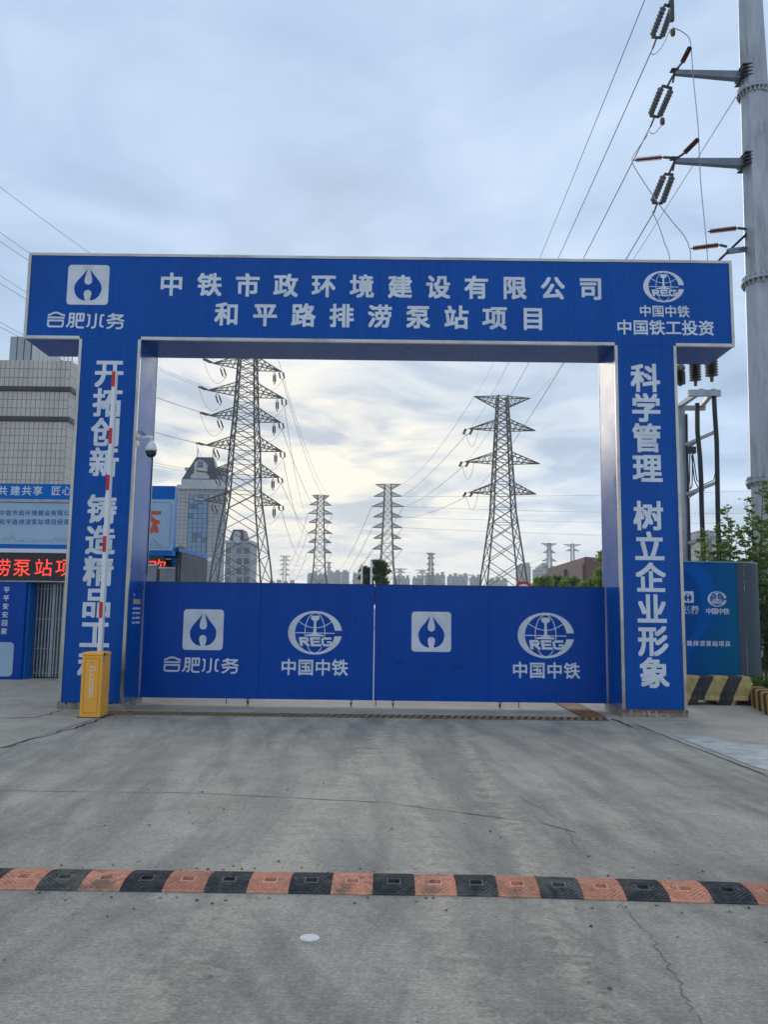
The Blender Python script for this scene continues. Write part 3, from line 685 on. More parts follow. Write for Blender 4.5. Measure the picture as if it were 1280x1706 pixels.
mb=MB(); mb.lathe((ex,yc,zc-0.175),(0,0,-1),[(0,0.086),(0.03,0.086),(0.065,0.075),(0.09,0.055),(0.105,0.025),(0.108,0.004)],20); dome=mb.build('dome',M['black'],cm,True)
mb=MB(); mb.lathe((ex+0.005,yc-0.062,zc-0.225),(0.1,-1,-0.25),[(0,0.034),(0.02,0.034),(0.022,0.02)],16); mb.build('lens',M['dark_steel'],dome)
for dz in (0.01,0.035):
    mb=MB(); mb.tube([(xf+0.006,yc-0.02,zc+0.09+dz),(xf+0.05,yc-0.01,zc+0.11+dz),(xf+0.09,yc+0.02,zc+0.075+dz),(xf+0.13,yc+0.01,zc+0.06)],0.005,6); mb.build('cable',M['cable_black'],cm)
# long cable hanging down the rear edge of the pillar
mb=MB(); mb.tube([(xf+0.01,YB-0.05+0.01*math.sin(i*1.3),zc-0.05-i*0.16) for i in range(14)],0.006,6); tag(mb.build('camera_cable',M['cable_black']),'thin black cable hanging down the left pillar below the dome camera','cable')
# notice sheet on the inner face
ny0,ny1=12.78,13.27; nz1=at(216,987,ny0).z; nz0=at(216,1040,ny0).z
M['notice']=panel_blue('notice print',(0.006,0.07,0.40),0.03,0.3)
M['yellow_print']=simple('yellow print',(0.75,0.62,0.10),0.5)
no=thing('contact_notice','small blue emergency contact notice on the inner face of the left pillar','notice',(xf,(ny0+ny1)/2,(nz0+nz1)/2))
mb=MB(); mb.box(xf,xf+0.004,ny0,ny1,nz0,nz1); mb.build('sheet',M['notice'],no)
fnN=lambda u,v,w:(xf+0.0042+w, u, v)
mb=MB(); put_text(mb,'紧急联系人',ny0+0.10,ny1-0.08,nz1-0.14,0.085,fnN,0.001,0.03); mb.build('heading',M['yellow_print'],no)
mb=MB()
for i in range(4):
    z=nz1-0.25-i*0.075
    for u0_,u1_ in ((ny0+0.04,ny0+0.17),(ny0+0.20,ny1-0.05)):
        mb=MB(); mb.stroke([(u0_,z),(u1_,z)],0.028,fnN,0.001); mb.build('text_row',M['white'],no)
mb=MB(); mb.stroke([(ny0+0.06,nz1-0.04),(ny0+0.10,nz1-0.04)],0.04,fnN,0.001); mb.build('text_row',M['white'],no)
mb=MB(); mb.tube([(xf+0.01,12.9+i*0.06,nz1+0.06-0.05*math.sin(i*0.5)) for i in range(9)],0.006,6)
tag(mb.build('sagging_cable',M['cable_black']),'short black cable sagging above the blue contact notice','cable')

# ------------------------------------------------------------------ site office gateway on the left
YS=17.2
def led_mat():
    mt,nt,bs=new_mat('red led dots'); v=coords(nt); sep=nd(nt,'ShaderNodeSeparateXYZ'); nt.links.new(v,sep.inputs[0])
    def cell(s):
        f=math_n(nt,'FRACT',math_n(nt,'MULTIPLY',s,1/0.026)); return math_n(nt,'ABSOLUTE',math_n(nt,'SUBTRACT',f,0.5))
    a,b=cell(sep.outputs[0]),cell(sep.outputs[2]); d=math_n(nt,'MAXIMUM',a,b); on=math_n(nt,'LESS_THAN',d,0.40)
    bs.inputs['Base Color'].default_value=(0.02,0.004,0.004,1); bs.inputs['Emission Color'].default_value=(1.0,0.05,0.03,1)
    nt.links.new(math_n(nt,'MULTIPLY',on,2.2),bs.inputs['Emission Strength']); return mt
M['led']=led_mat()
M['pale_board']=simple('pale blue printed board',(0.36,0.50,0.62),0.45,0,0.10,0.7)
M['pale_line']=simple('grey blue print',(0.20,0.27,0.36),0.6)
M['blue_print']=simple('blue print',(0.02,0.12,0.34),0.5)
M['orange_print']=simple('orange red print',(0.62,0.085,0.035),0.5)
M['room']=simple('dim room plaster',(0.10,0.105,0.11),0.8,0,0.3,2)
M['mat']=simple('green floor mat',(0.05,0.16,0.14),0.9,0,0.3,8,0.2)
M['grey_door']=simple('pale grey door',(0.42,0.45,0.46),0.5,0,0.1,3)
FS=xz(YS)
so=thing('site_office_gate','blue site office gateway with pale printed signboard and red LED strip','gateway',(-6.4,YS,0))
X0=-10.2
def zy(px,py): return at(px,py,YS).z
xm=at(215,850,YS).x; x290=at(290,850,YS).x
mb=MB(); mb.box(X0,xm,YS,YS+0.25,zy(60,919),zy(60,806)); board=mb.build('signboard',M['blue_light'],so)
mb=MB(); mb.box(X0,xm,YS-0.012,YS-0.001,zy(60,907),zy(60,838)); mb.build('pale_face',M['pale_board'],board)
for (y0,y1,mt) in ((832,837,'galv'),(914.5,921,'white')):
    mb=MB(); mb.box(X0,xm,YS-0.03,YS-0.002,zy(60,y1),zy(60,y0)); mb.build('ledge',M[mt],board)
F2=xz(YS-0.0125); 
mb=MB()
for ch,px in zip('共建共享匠心',(4,25,44,62.5,93,111)): 
    q=at(px,817.5,YS); put_char(mb,ch,q.x,q.z,0.215,0.215,FS,0.003,0.02)
mb.build('heading_characters',M['white_film'],board)
mb=MB(); t1='中铁市政环境建设有限公'; t2='和平路排涝泵站项目经理'
for tx,py in ((t1,854.5),(t2,869.5)):
    for i,ch in enumerate(tx):
        q=at(3+i*10.75,py,YS-0.0125); put_char(mb,ch,q.x,q.z,0.128,0.128,F2,0.002,0.025)
mb.build('title_characters',M['blue_print'],board)
def art(fnn,pxs,host,w=0.012):
    mb=MB()
    for pl in pxs: mb.stroke([P2(x,y,YS-0.0125) for x,y in pl],w,fnn,0.002)
    mb.build('line_art',M['pale_line'],host)
art(F2,[[(0,901),(7,895),(12,897),(20,892),(27,901),(33,902)],[(4,902),(10,898),(15,902)],[(14,902),(20,897),(25,902)],[(30,902),(62,902)],[(33,901),(40,897),(47,896),(54,897),(61,901)],[(36,902),(36,900)],[(46,902),(46,897)],[(55,902),(55,899)],
 [(62,901),(66,902),(70,899),(72,902),(78,902),(79,898),(82,898),(82,902),(86,902),(86,899),(92,899),(92,896),(94,896),(94,902),(98,902),(98,895),(101,895),(101,902),(105,902),(105,898),(110,898),(110,902),(116,902)]],board,0.008)
# right-hand board
mb=MB(); mb.box(xm+0.003,x290,YS,YS+0.25,zy(270,925.5),zy(270,809.5)); rb=mb.build('signboard',M['blue_light'],so)
mb=MB(); mb.box(xm+0.003,x290,YS-0.012,YS-0.001,zy(270,917),zy(270,832)); mb.build('pale_face',M['pale_board'],rb)
mb=MB(); q=at(247,869,YS); put_char(mb,'态',q.x-0.06,q.z+0.02,0.66,0.60,F2,0.002,0.04,0.06); mb.build('large_character',M['orange_print'],rb)
xr0,xr1,zr0,zr1=xm+0.06,at(284,880,YS).x,zy(270,913),zy(270,837.5); rad=0.06; pl=[]
for (x,z,a0) in ((xr1-rad,zr1-rad,0),(xr0+rad,zr1-rad,90),(xr0+rad,zr0+rad,180),(xr1-rad,zr0+rad,270)):
    for i in range(5): an=R(a0+i*22.5); pl.append((x+rad*math.cos(an),z+rad*math.sin(an)))
mb=MB(); mb.stroke(pl,0.008,F2,0.002,True); mb.build('border_line',M['blue_print'],rb)
art(F2,[[(240,909),(248,903),(254,897),(262,905),(269,909)],[(250,909),(256,900),(263,909)],[(240,909),(269,909)]],rb,0.010)
# LED strip
xl1=at(272,935,YS).x
mb=MB(); mb.box(X0,xl1,YS+0.02,YS+0.16,zy(60,967.5),zy(60,921.5)); led=mb.build('led_screen',M['black'],so)
FL=xz(YS+0.0195); mb=MB()
for ch,px in (('涝',3),('泵',36),('站',72),('项',107),('目',143),('部',214),('欢',262)):
    q=at(px,945.5,YS+0.02); mb=MB(); put_char(mb,ch,q.x,q.z,0.40,0.40,FL,0.002,0.0); mb.build('led_character',M['led'],led)
mb=MB(); mb.box(X0,xl1+0.01,YS+0.01,YS+0.17,zy(60,969.5),zy(60,967.6)); mb.build('screen_frame',M['galv'],led)
# blue side panel with vertical text and post
xp1=at(38,1050,YS).x
mb=MB(); mb.box(X0,xp1,YS+0.02,YS+0.55,0.004,zy(20,970)); sp_=mb.build('side_panel',M['blue_flat'],so)
mb=MB(); mb.box(xp1+0.002,xp1+0.05,YS+0.10,YS+0.75,0.004,zy(20,970)-0.02); mb.build('door_post',M['blue_light'],so)
FP=xz(YS+0.0195); mb=MB()
for i,ch in enumerate('平平安安回家'):
    q=at(10.6-i*0.9,982.5+i*13.8,YS+0.02); put_char(mb,ch,q.x,q.z,0.135,0.135,FP,0.002,0.025)
mb.build('vertical_text',M['white_film'],sp_)
za,zb2=zy(10,1127),zy(10,1070); xa=X0+0.3; xb=at(20.5,1100,YS).x; pl=[]; rad=0.08
for (x,z,a0) in ((xb-rad,zb2-rad,0),(xa+rad,zb2-rad,90),(xa+rad,za+rad,180),(xb-rad,za+rad,270)):
    for i in range(5): an=R(a0+i*22.5); pl.append((x+rad*math.cos(an),z+rad*math.sin(an)))
mb=MB(); mb.prism(pl,FP,0.003); mb.build('white_notice',M['pale_board'],sp_)
# dim room behind
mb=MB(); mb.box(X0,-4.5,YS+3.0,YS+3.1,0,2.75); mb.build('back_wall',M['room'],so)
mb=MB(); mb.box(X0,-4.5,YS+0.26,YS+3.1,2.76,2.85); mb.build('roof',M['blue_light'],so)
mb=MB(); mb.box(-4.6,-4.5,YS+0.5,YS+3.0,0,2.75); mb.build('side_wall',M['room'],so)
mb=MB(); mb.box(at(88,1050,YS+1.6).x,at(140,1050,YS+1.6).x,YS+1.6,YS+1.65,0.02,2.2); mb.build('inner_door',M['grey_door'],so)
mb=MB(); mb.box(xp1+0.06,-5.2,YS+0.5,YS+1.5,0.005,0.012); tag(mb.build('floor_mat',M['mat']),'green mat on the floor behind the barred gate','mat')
# barred sliding gate
YR=YS+0.42; gb=thing('barred_gate','grey steel bar gate between the blue office panel and the left pillar','gate',(at(80,1100,YR).x,YR,0))
xg0,xg1=at(54,1050,YR).x,at(150,1050,YR).x; zg=zy(80,972)
for z,px in ((0.10,0),(0.62,0),(1.25,0),(zg-0.12,0)):
    mb=MB(); mb.box(xg0,xg1,YR+0.03,YR+0.055,z,z+0.03); mb.build('rail',M['galv'],gb)
n=19
for i in range(n):
    x=xg0+(xg1-xg0)*i/(n-1); w=0.03 if i%6==0 else 0.013
    mb=MB(); mb.box(x-w,x+w,YR-0.002,YR+0.028,0.03,zg); mb.build('bar',M['galv'],gb)

# ------------------------------------------------------------------ grey fence and ribbed hoarding behind the left pillar
YN=16.2; M['fence_grey']=simple('dull grey fence sheet',(0.27,0.28,0.28),0.5,0.2,0.15,3)
fe=thing('sheet_fence','low grey sheet fence in front of the office signboard','fence',(at(270,960,YN).x,YN,0))
xs=[at(225,960,YN).x,at(263,960,YN).x,at(294,960,YN).x]
for i in range(2):
    z1=at(270,(943,947.5)[i],YN).z
    mb=MB(); mb.box(xs[i]+0.03,xs[i+1]-0.03,YN,YN+0.03,0.01,z1); mb.build('panel',M['fence_grey'],fe)
    mb=MB(); mb.box(xs[i],xs[i+1]-0.025,YN-0.02,YN+0.04,z1+0.001,z1+0.035); mb.build('top_rail',M['steel'],fe)
for i in (1,2):
    mb=MB(); mb.box(xs[i]-0.024,xs[i]+0.024,YN-0.01,YN+0.04,0,at(270,941,YN).z); mb.build('post',M['dark_steel'],fe)
pa=at(290,930,17.6); pb=at(325,939,21.6)
ho=thing('ribbed_hoarding','grey ribbed metal hoarding with a blue capping running back from the office','fence',(pa.x,pa.y,0))
mb=MB(); n=26; pts=[]
for i in range(n+1):
    t=i/n; p=pa.lerp(pb,t); o_=0.03 if i%2 else 0.0; pts.append((p.x+o_*0.9,p.y,p.z-0.16))
vs=[]; 
for p in pts: vs+= [(p[0],p[1],0.01),p]
mb.add(vs,[(2*i,2*i+2,2*i+3,2*i+1) for i in range(n)]); mb.build('ribbed_sheet',M['fence_grey'],ho)
mb=MB(); mb.bar((pa.x,pa.y,pa.z-0.08),(pb.x,pb.y,pb.z-0.08),0.09,0.16); mb.build('capping',M['blue_light'],ho)
mb=MB(); mb.bar((pb.x+0.05,pb.y,0),(pb.x+0.05,pb.y,pb.z-0.1),0.09); mb.build('post',M['blue_light'],ho)

# ------------------------------------------------------------------ printed hoarding on the right
YH=14.95
def hoard_mat():
    mt,nt,bs=new_mat('blue to teal printed hoarding'); v=coords(nt); sep=nd(nt,'ShaderNodeSeparateXYZ'); nt.links.new(v,sep.inputs[0])
    t=math_n(nt,'ADD',math_n(nt,'MULTIPLY',sep.outputs[0],0.55),math_n(nt,'MULTIPLY',sep.outputs[2],-0.10))
    n=noise_n(nt,coords(nt),1.5,4)
    c=ramp_n(nt,math_n(nt,'ADD',t,math_n(nt,'MULTIPLY',n,0.08)),[(0.0,(0.0,0.065,0.30)),(0.45,(0.0,0.10,0.27)),(0.85,(0.0,0.125,0.20))])
    nt.links.new(c,bs.inputs['Base Color']); bs.inputs['Roughness'].default_value=0.4; bs.inputs['Specular IOR Level'].default_value=0.08; return mt
M['hoard']=hoard_mat(); M['hoard_grey']=simple('slate grey hoarding end',(0.045,0.062,0.085),0.6,0,0.12,2); M['hoard_swoosh']=simple('lighter blue print',(0.0,0.10,0.38),0.4,0,0.1,1,0,(1,1,1),0.08)
M['cap_teal']=simple('pale teal capping',(0.20,0.36,0.38),0.5,0,0.15,4)
hx0,hx1,hx2=at(1108,1030,YH).x,at(1231,1030,YH).x,at(1243,1030,YH).x; hz0=at(1190,1128,YH).z; hz1=at(1190,937,YH).z
hb=thing('printed_hoarding','blue printed hoarding panel with emblems on top of the striped block','hoarding',(hx0,YH,0))
mb=MB(); mb.box(hx0,hx1,YH,YH+0.06,hz0,hz1); hp=mb.build('panel',M['hoard'],hb)
FH=xz(YH); 
def pq(l): return [P2(x,y,YH) for x,y in l]
mb=MB(); mb.prism(pq([(1139,939),(1168,939),(1182,955),(1192,975),(1195,995),(1192,1015),(1182,1040),(1168,1062),(1155,1085),(1147,1110),(1142,1110),(1142,1090),(1150,1065),(1160,1045),(1168,1020),(1170,1000),(1166,980),(1155,960),(1140,948)]),FH,0.001); mb.build('printed_swoosh',M['hoard_swoosh'],hp)
FH2=xz(YH-0.0012)
a=P2(1147,994.5,YH); emblem_water(FH2,a[0],a[1],0.105,hp)
a=P2(1105,1008,YH); b=P2(1165.5,1018,YH); water_lettering(FH2,a[0],b[0],b[1]-0.005,a[1],hp)
mb=MB(); 
for ch,px in zip('HEFEI WATER',(1106,1112,1117.5,1123,1128,1132,1137,1144,1150,1155.5,1161.5)):
    if ch!=' ':
        q=P2(px,1021,YH); put_char(mb,ch,q[0],q[1],0.07,0.06,FH2,0.002,0.015,0,0.32,0.36)
mb.build('small_text',M['white_film'],hp)
a=P2(1195.5,998,YH); emblem_rail(FH2,a[0],a[1],0.175,hp,M['hoard'])
mb=MB(); put_text(mb,'中国中铁',P2(1182,1018,YH)[0],P2(1211,1018,YH)[0],P2(1196,1018.3,YH)[1],0.118,FH2,0.002,0.02); mb.build('caption',M['white_film'],hp)
mb=MB(); q0=P2(1134,1071.5,YH); q1=P2(1213.5,1072.5,YH); put_text(mb,'和平路排涝泵站项目',q0[0]-0.06,q1[0],q0[1],0.105,FH2,0.002,0.02); mb.build('site_name',M['white_film'],hp)
mb=MB(); mb.box(hx1+0.003,hx2,YH-0.004,YH+0.06,hz0,hz1); mb.build('end_strip',M['hoard_grey'],hb)
mb=MB(); n=10; rad=0.62; vs=[]
for i in range(n+1):
    an=R(95)*i/n; x=hx2+0.004+rad*math.sin(an)*0.75; y=YH+rad*(1-math.cos(an)); vs+=[(x,y,hz0-0.0),(x,y,hz1-0.02*i/n)]
mb.add(vs,[(2*i,2*i+2,2*i+3,2*i+1) for i in range(n)])
for i in range(n): pass
mb.build('curved_end',M['hoard_grey'],hb,True)
mb=MB(); mb.box(hx0,hx2,YH-0.012,YH+0.075,hz1+0.001,hz1+0.02); mb.build('capping',M['cap_teal'],hb)
mb=MB(); mb.tube([(hx2+rad*0.75*math.sin(R(95)*i/n),YH+0.02+rad*(1-math.cos(R(95)*i/n)),hz1+0.008-0.02*i/n) for i in range(n+1)],0.016,6); mb.build('capping',M['cap_teal'],hb)
mb=MB()
for x in (hx0+0.1,hx0+0.75,hx1-0.05): mb.box(x-0.03,x+0.03,YH+0.062,YH+0.12,0,hz1-0.02)
mb.build('rear_posts',M['galv'],hb)

# ------------------------------------------------------------------ striped concrete blocks
def stripe_mat(name,period,slope,ax,yel):
    mt,nt,bs=new_mat(name); v=coords(nt); sep=nd(nt,'ShaderNodeSeparateXYZ'); nt.links.new(v,sep.inputs[0])
    s=math_n(nt,'ADD',sep.outputs[ax],math_n(nt,'MULTIPLY',sep.outputs[2],slope)); f=math_n(nt,'FRACT',math_n(nt,'ADD',math_n(nt,'MULTIPLY',s,1/period),20.0))
    on=math_n(nt,'GREATER_THAN',f,0.5); n=noise_n(nt,coords(nt),7,7,0.65)
    y=ramp_n(nt,n,[(0.3,tuple(c*0.6 for c in yel)),(0.65,yel)]); k=ramp_n(nt,n,[(0.35,(0.012,0.012,0.013)),(0.75,(0.06,0.055,0.05))])
    c=mix_n(nt,on,k,y); nt.links.new(c,bs.inputs['Base Color']); bs.inputs['Roughness'].default_value=0.75; bump_n(nt,bs,noise_n(nt,coords(nt),25,5),0.3); return mt
M['stripeA']=stripe_mat('worn yellow and black stripes',0.50,-0.62,0,(0.50,0.37,0.13)); M['stripeB']=stripe_mat('bright yellow and black stripes',0.44,-0.75,1,(0.60,0.30,0.04))
YJ=14.2; jx0,jx1=at(1128,1150,YJ).x,at(1258,1150,YJ).x; jz=at(1200,1128,YJ).z
jb=thing('striped_block','yellow and black striped concrete block under the printed hoarding','concrete barrier',((jx0+jx1)/2,YJ,0.004))
prof=[(0.0,0.0),(0.0,0.10),(0.07,0.16),(0.14,jz-0.03),(0.17,jz),(0.45,jz),(0.48,jz-0.03),(0.55,0.16),(0.62,0.10),(0.62,0.0)]
mb=MB(); n=len(prof)
def ring(x,cut): return [(x,YJ+a,max(b,0.005) if not (cut and b<0.05) else 0.085) for a,b in prof]
xs=[jx0]+[at(1163,1170,YJ).x,at(1164,1170,YJ).x,at(1196,1170,YJ).x,at(1197,1170,YJ).x,at(1226,1170,YJ).x,at(1227,1170,YJ).x,at(1246,1170,YJ).x,at(1247,1170,YJ).x]+[jx1]
cuts=[0,0,1,1,0,0,1,1,0,0]; vs=[]
for x,c_ in zip(xs,cuts): vs+=ring(x,c_)
fs=[(i*n+k,(i+1)*n+k,(i+1)*n+(k+1)%n,i*n+(k+1)%n) for i in range(len(xs)-1) for k in range(n)]+[tuple(range(n)),tuple(range((len(xs)-1)*n+n-1,(len(xs)-1)*n-1,-1))]
mb.add(vs,fs); jbody=mb.build('block',M['stripeA'],jb)
for px,py in ((1167,1148.5),(1222.5,1150)):
    q=at(px,py,YJ+0.095); mb=MB(); mb.lathe((q.x,YJ+0.12,q.z),(0,-1,0.25),[(0,0.028),(0.03,0.028)],14); mb.build('lifting_hole',M['black'],jbody)
pA=gnd(1243,1171); pB=gnd(1282,1194); dv=(pB-pA).normalized(); pB=pA+dv*1.9; nv=Vector((-dv.y,dv.x,0)); nv=nv if nv.x>0 else -nv
jb2=thing('striped_block','small yellow and black striped block at the right picture edge','concrete barrier',((pA.x+pB.x)/2,(pA.y+pB.y)/2,0.004))
mb=MB(); pr=[(0,0.004),(0.03,0.28),(0.06,0.315),(0.26,0.315),(0.29,0.28),(0.32,0.004)]; vs=[]
for p in (pA,pB): vs+=[(p.x+nv.x*a,p.y+nv.y*a,b) for a,b in pr]
n=len(pr); mb.add(vs,[(k,(k+1)%n,n+(k+1)%n,n+k) for k in range(n)]+[tuple(range(n)),tuple(range(2*n-1,n-1,-1))]); mb.build('block',M['stripeB'],jb2)

# ------------------------------------------------------------------ tubular steel pole, arms and insulators
YP=22.0; pX=at(1270,430,YP).x; zt0=at(1258,-60,YP).z
pole=thing('steel_power_pole','thick galvanised tapered steel power pole at the right edge','power pole',(pX,YP,0))
def prad(z): return 0.335+(zt0-z)/zt0*0.32
M['galv_pole']=simple('weathered galvanised pole',(0.36,0.37,0.39),0.42,0.7,0.30,2.2,0.04,(1,1,0.22),dirt=(0.13,0.13,0.13),dirt_amt=0.9,rvar=0.15)
zf=[0.0]+[at(1262,y,YP).z for y in (803,470,155)]+[zt0]
for i in range(4):
    mb=MB(); z0,z1=zf[i]+(0.03 if i else 0),zf[i+1]-(0.03 if i<3 else 0); mb.lathe((pX,YP,z0),(0,0,1),[(0,prad(z0)),(z1-z0,prad(z1))],8); mb.build('shaft',M['galv_pole'],pole)
for i,z in enumerate(zf[1:4]):
    r=prad(z); mb=MB(); mb.lathe((pX,YP,z-0.035),(0,0,1),[(0,r+0.09),(0.033,r+0.09)],28); mb.lathe((pX,YP,z+0.002),(0,0,1),[(0,r+0.09),(0.033,r+0.09)],28); fl=mb.build('flange',M['galv'],pole)
    mb=MB()
    for k in range(24):
        an=2*math.pi*(k+0.5)/24; d=Vector((math.cos(an),math.sin(an),0)); c_=Vector((pX,YP,z))
        for sg in (1,-1):
            mb.bar(c_+d*(r+0.04)+Vector((0,0,sg*0.036)),c_+d*(r+0.012)+Vector((0,0,sg*0.15)),0.012,0.07)
        mb.tube([c_+d*(r+0.068)-Vector((0,0,0.08)),c_+d*(r+0.068)+Vector((0,0,0.09))],0.016,6)
    tag(mb.build('flange_ribs',M['galv'],fl),kind='stuff')
M['arm_steel']=simple('grey blue arm steel',(0.15,0.175,0.21),0.5,0.4,0.2,3)
armz=[]
for (ya,yt) in ((127,121),(272,268)):
    zr=at(1240,ya,YP).z; ztip=at(1125,yt,YP).z; xt=at(1125,yt,YP-0.0).x; xr=pX-prad(zr)+0.03
    mb=MB(); vs=[(xr,YP-0.10,zr-0.13),(xr,YP+0.10,zr-0.13),(xr,YP+0.10,zr+0.11),(xr,YP-0.10,zr+0.11),(xt,YP-0.06,ztip-0.07),(xt,YP+0.06,ztip-0.07),(xt,YP+0.06,ztip+0.06),(xt,YP-0.06,ztip+0.06)]
    mb.add(vs,[(0,3,2,1),(4,5,6,7),(0,1,5,4),(1,2,6,5),(2,3,7,6),(3,0,4,7)]); arm=mb.build('cross_arm',M['arm_steel'],pole)
    for k in range(4):
        z=zr-0.15+k*0.11; mb=MB(); mb.prism([(xr-0.08,YP-0.30),(xr+0.26,YP-0.33),(xr+0.26,YP+0.30),(xr-0.08,YP+0.30)],lambda u,v,w:(u,v,z+w),0.025); mb.build('clamp_plate',M['dark_steel'],arm)
    mb=MB(); mb.bar((xt-0.12,YP,ztip+0.07),(xt+0.1,YP,ztip+0.07),0.2,0.03); mb.bar((xt+0.02,YP+0.02,ztip+0.1),(xt-0.03,YP+0.1,ztip-0.25),0.05); mb.build('tip_bracket',M['dark_steel'],arm)
    armz.append((xt,ztip))
def ins_string(host,a,b,r,n,mat,name='insulator'):
    a,b=Vector(a),Vector(b); L_=(b-a).length; mb=MB(); prof=[(0,r*0.25)]
    for i in range(n):
        t0=L_*(0.06+0.88*i/n); s_=L_*0.88/n; prof+=[(t0,r*0.28),(t0+s_*0.40,r*0.45),(t0+s_*0.60,r),(t0+s_*0.68,r*0.95),(t0+s_*0.70,r*0.28)]
    prof.append((L_,r*0.25)); mb.lathe(a,b-a,prof,10); return mb.build(name,M[mat],host)
YQ=YP+1.2
# pairs of strain strings and their yokes
pairs=[((1108,8),(1087,62),(1121,12),(1103,63)),((1104,143),(1084,193),(1120,147),(1099,195)),((1108,290),(1088,338),(1122,291),(1104,339))]
wire_start=[]
for i,(a,b,c_,d) in enumerate(pairs):
    A,B,Cc,Dd=at(*a,YP),at(*b,YQ),at(*c_,YP+0.15),at(*d,YQ+0.15)
    for p,q in ((A,B),(Cc,Dd)): ins_string(pole,p,q,0.10,8,'porcelain','insulator_string')
    for p,q in ((A,Cc),(B,Dd)):
        mb=MB(); mb.bar(p,q,0.06); mb.build('yoke',M['dark_steel'],pole)
    mid=(A+Cc)/2; tip=Vector((armz[max(0,i-1)][0],YP,armz[max(0,i-1)][1])) if i else at(1122,-20,YP)
    mb=MB(); mb.bar(mid,tip,0.05); mb.build('link',M['dark_steel'],pole); e=(B+Dd)/2; e2=e+(e-mid).normalized()*0.45; mb=MB(); mb.bar(e,e2,0.045); mb.build('wire_clamp',M['dark_steel'],pole); wire_start.append(e2)
# silicone rod insulators
for (a,b) in (((1137,105),(1151,78)),((1140,256),(1165,231)),((1057,267),(1106,262)),((1180,386),(1230,380)),((1152,414),(1200,408))):
    ins_string(pole,at(*a,YP-0.1),at(*b,YP-0.1),0.075,14,'red_ins','rod_insulator')
mb=MB()
for l in ([(1106,262),(1120,263),(1128,265)],[(1230,380),(1240,381),(1252,383)],[(1200,408),(1212,411)],[(1252,383),(1200,432),(1190,445)],[(1212,420),(1248,414)],[(1126,118),(1137,105)],[(1128,264),(1140,256)],[(1246,389),(1196,437)]):
    mb=MB()
    for p,q in zip(l[:-1],l[1:]): mb.bar(at(*p,YP-0.05),at(*q,YP-0.05),0.055)
    mb.build('fitting',M['dark_steel'],pole)
mb=MB(); mb.bar(at(1213,419,YP-0.05),at(1252,414,YP),0.10,0.14); mb.build('lower_bracket',M['arm_steel'],pole)
mb=MB(); mb.bar(at(1119,-30,YP),at(1120.5,35,YP),0.11); mb.build('hanger',M['dark_steel'],pole)
for px,py in ((1121.5,55),(1104,203)):
    q=at(px,py,YP); mb=MB(); mb.lathe(q+Vector((-0.06,0,0)),(1,0,0.2),[(0,0.05),(0.02,0.11),(0.10,0.11),(0.12,0.05)],14); mb.build('counterweight',M['brown_ins'],pole)
def jumper(pts,r,label):
    P=[at(x,y,YP-0.05) for x,y in pts]; Q=[]
    for i in range(len(P)-1):      # Catmull-Rom
        p0,p1,p2,p3=P[max(0,i-1)],P[i],P[i+1],P[min(len(P)-1,i+2)]
        for k in range(5):
            t=k/5; Q.append(0.5*((2*p1)+(p2-p0)*t+(2*p0-5*p1+4*p2-p3)*t*t+(3*p1-p0-3*p2+p3)*t**3))
    Q.append(P[-1]); mb=MB(); mb.tube(Q,r,6); tag(mb.build('jumper_cable',M['galv']),label,'cable','jumper cables by the power pole')
jumper([(1122,46),(1136,52),(1148,62),(1152,77),(1156,130),(1163,200),(1165,231),(1168,300),(1176,385),(1180,440),(1185,600)],0.014,'long pale jumper cable hanging from the upper rod insulators of the pole')
jumper([(1086,86),(1088,91),(1095,88),(1106,74),(1117,50)],0.012,'short looped jumper under the topmost insulator pair of the pole')
jumper([(1083,219),(1087,223),(1094,220),(1104,208)],0.012,'short looped jumper under the middle insulator pair of the pole')
jumper([(1080,225),(1062,250),(1054,264),(1056,275),(1068,295),(1095,335),(1120,368),(1140,392),(1149,412),(1152,440),(1156,600)],0.013,'winding jumper cable from the horizontal red insulator down past the lowest insulator pair')
jumper([(1087,352),(1098,375),(1108,405),(1118,440),(1135,600)],0.013,'slack jumper cable dropping from the lowest insulator pair')

# ------------------------------------------------------------------ cable termination structure behind the right pillar
YT=19.0; YU=17.7
ct=thing('cable_terminal','steel cable terminal column with brown bushings behind the right pillar','power equipment',(at(1137,900,YT).x,YT,0))
cxp=at(1137.5,760,YT).x; zpl=at(1137,683,YT).z
mb=MB(); mb.lathe((cxp,YT,0),(0,0,1),[(0,0.105),(zpl,0.095)],14); mb.build('column',M['galv'],ct,True)
mb=MB(); xr_=at(1197,652,YU).x
mb.bar((cxp-0.3,YT,zpl+0.05),(at(1175,670,YT).x,YT,zpl+0.05),0.12,0.10); mb.bar((cxp-0.3,YU,at(1150,655,YU).z),(xr_+0.05,YU,at(1195,655,YU).z),0.10,0.14)
mb.bar((cxp,YT,zpl+0.12),(cxp,YU,zpl+0.12),0.10,0.10); mb.bar((at(1170,668,YT).x,YT,zpl+0.12),(xr_-0.1,YU,zpl+0.12),0.10,0.10); mb.build('platform',M['galv'],ct)
for (px,y0,y1,r,capd) in ((1134.5,643,618,0.125,True),(1160,643,520,0.14,False),(1187,636,505,0.15,False)):
    a=at(px,y0,YU); b=at(px-3 if not capd else px,y1,YU); b.x=a.x; b.y=a.y
    s_=ins_string(ct,a,b,r,7 if capd else 26,'brown_ins','bushing')
    mb=MB(); mb.lathe(b,(0,0,1),[(0,0.10),(0.05,0.12),(0.12,0.10),(0.16,0.04),(0.24,0.03)],12); mb.build('bushing_cap',M['porcelain'],s_)
mb=MB(); q=at(1134.5,614,YU); mb.tube([q,q+Vector((0.05,0,0.12)),q+Vector((0.09,-0.02,0.4)),q+Vector((0.05,-0.02,0.9))],0.018,6); mb.build('lead',M['cable_black'],ct)
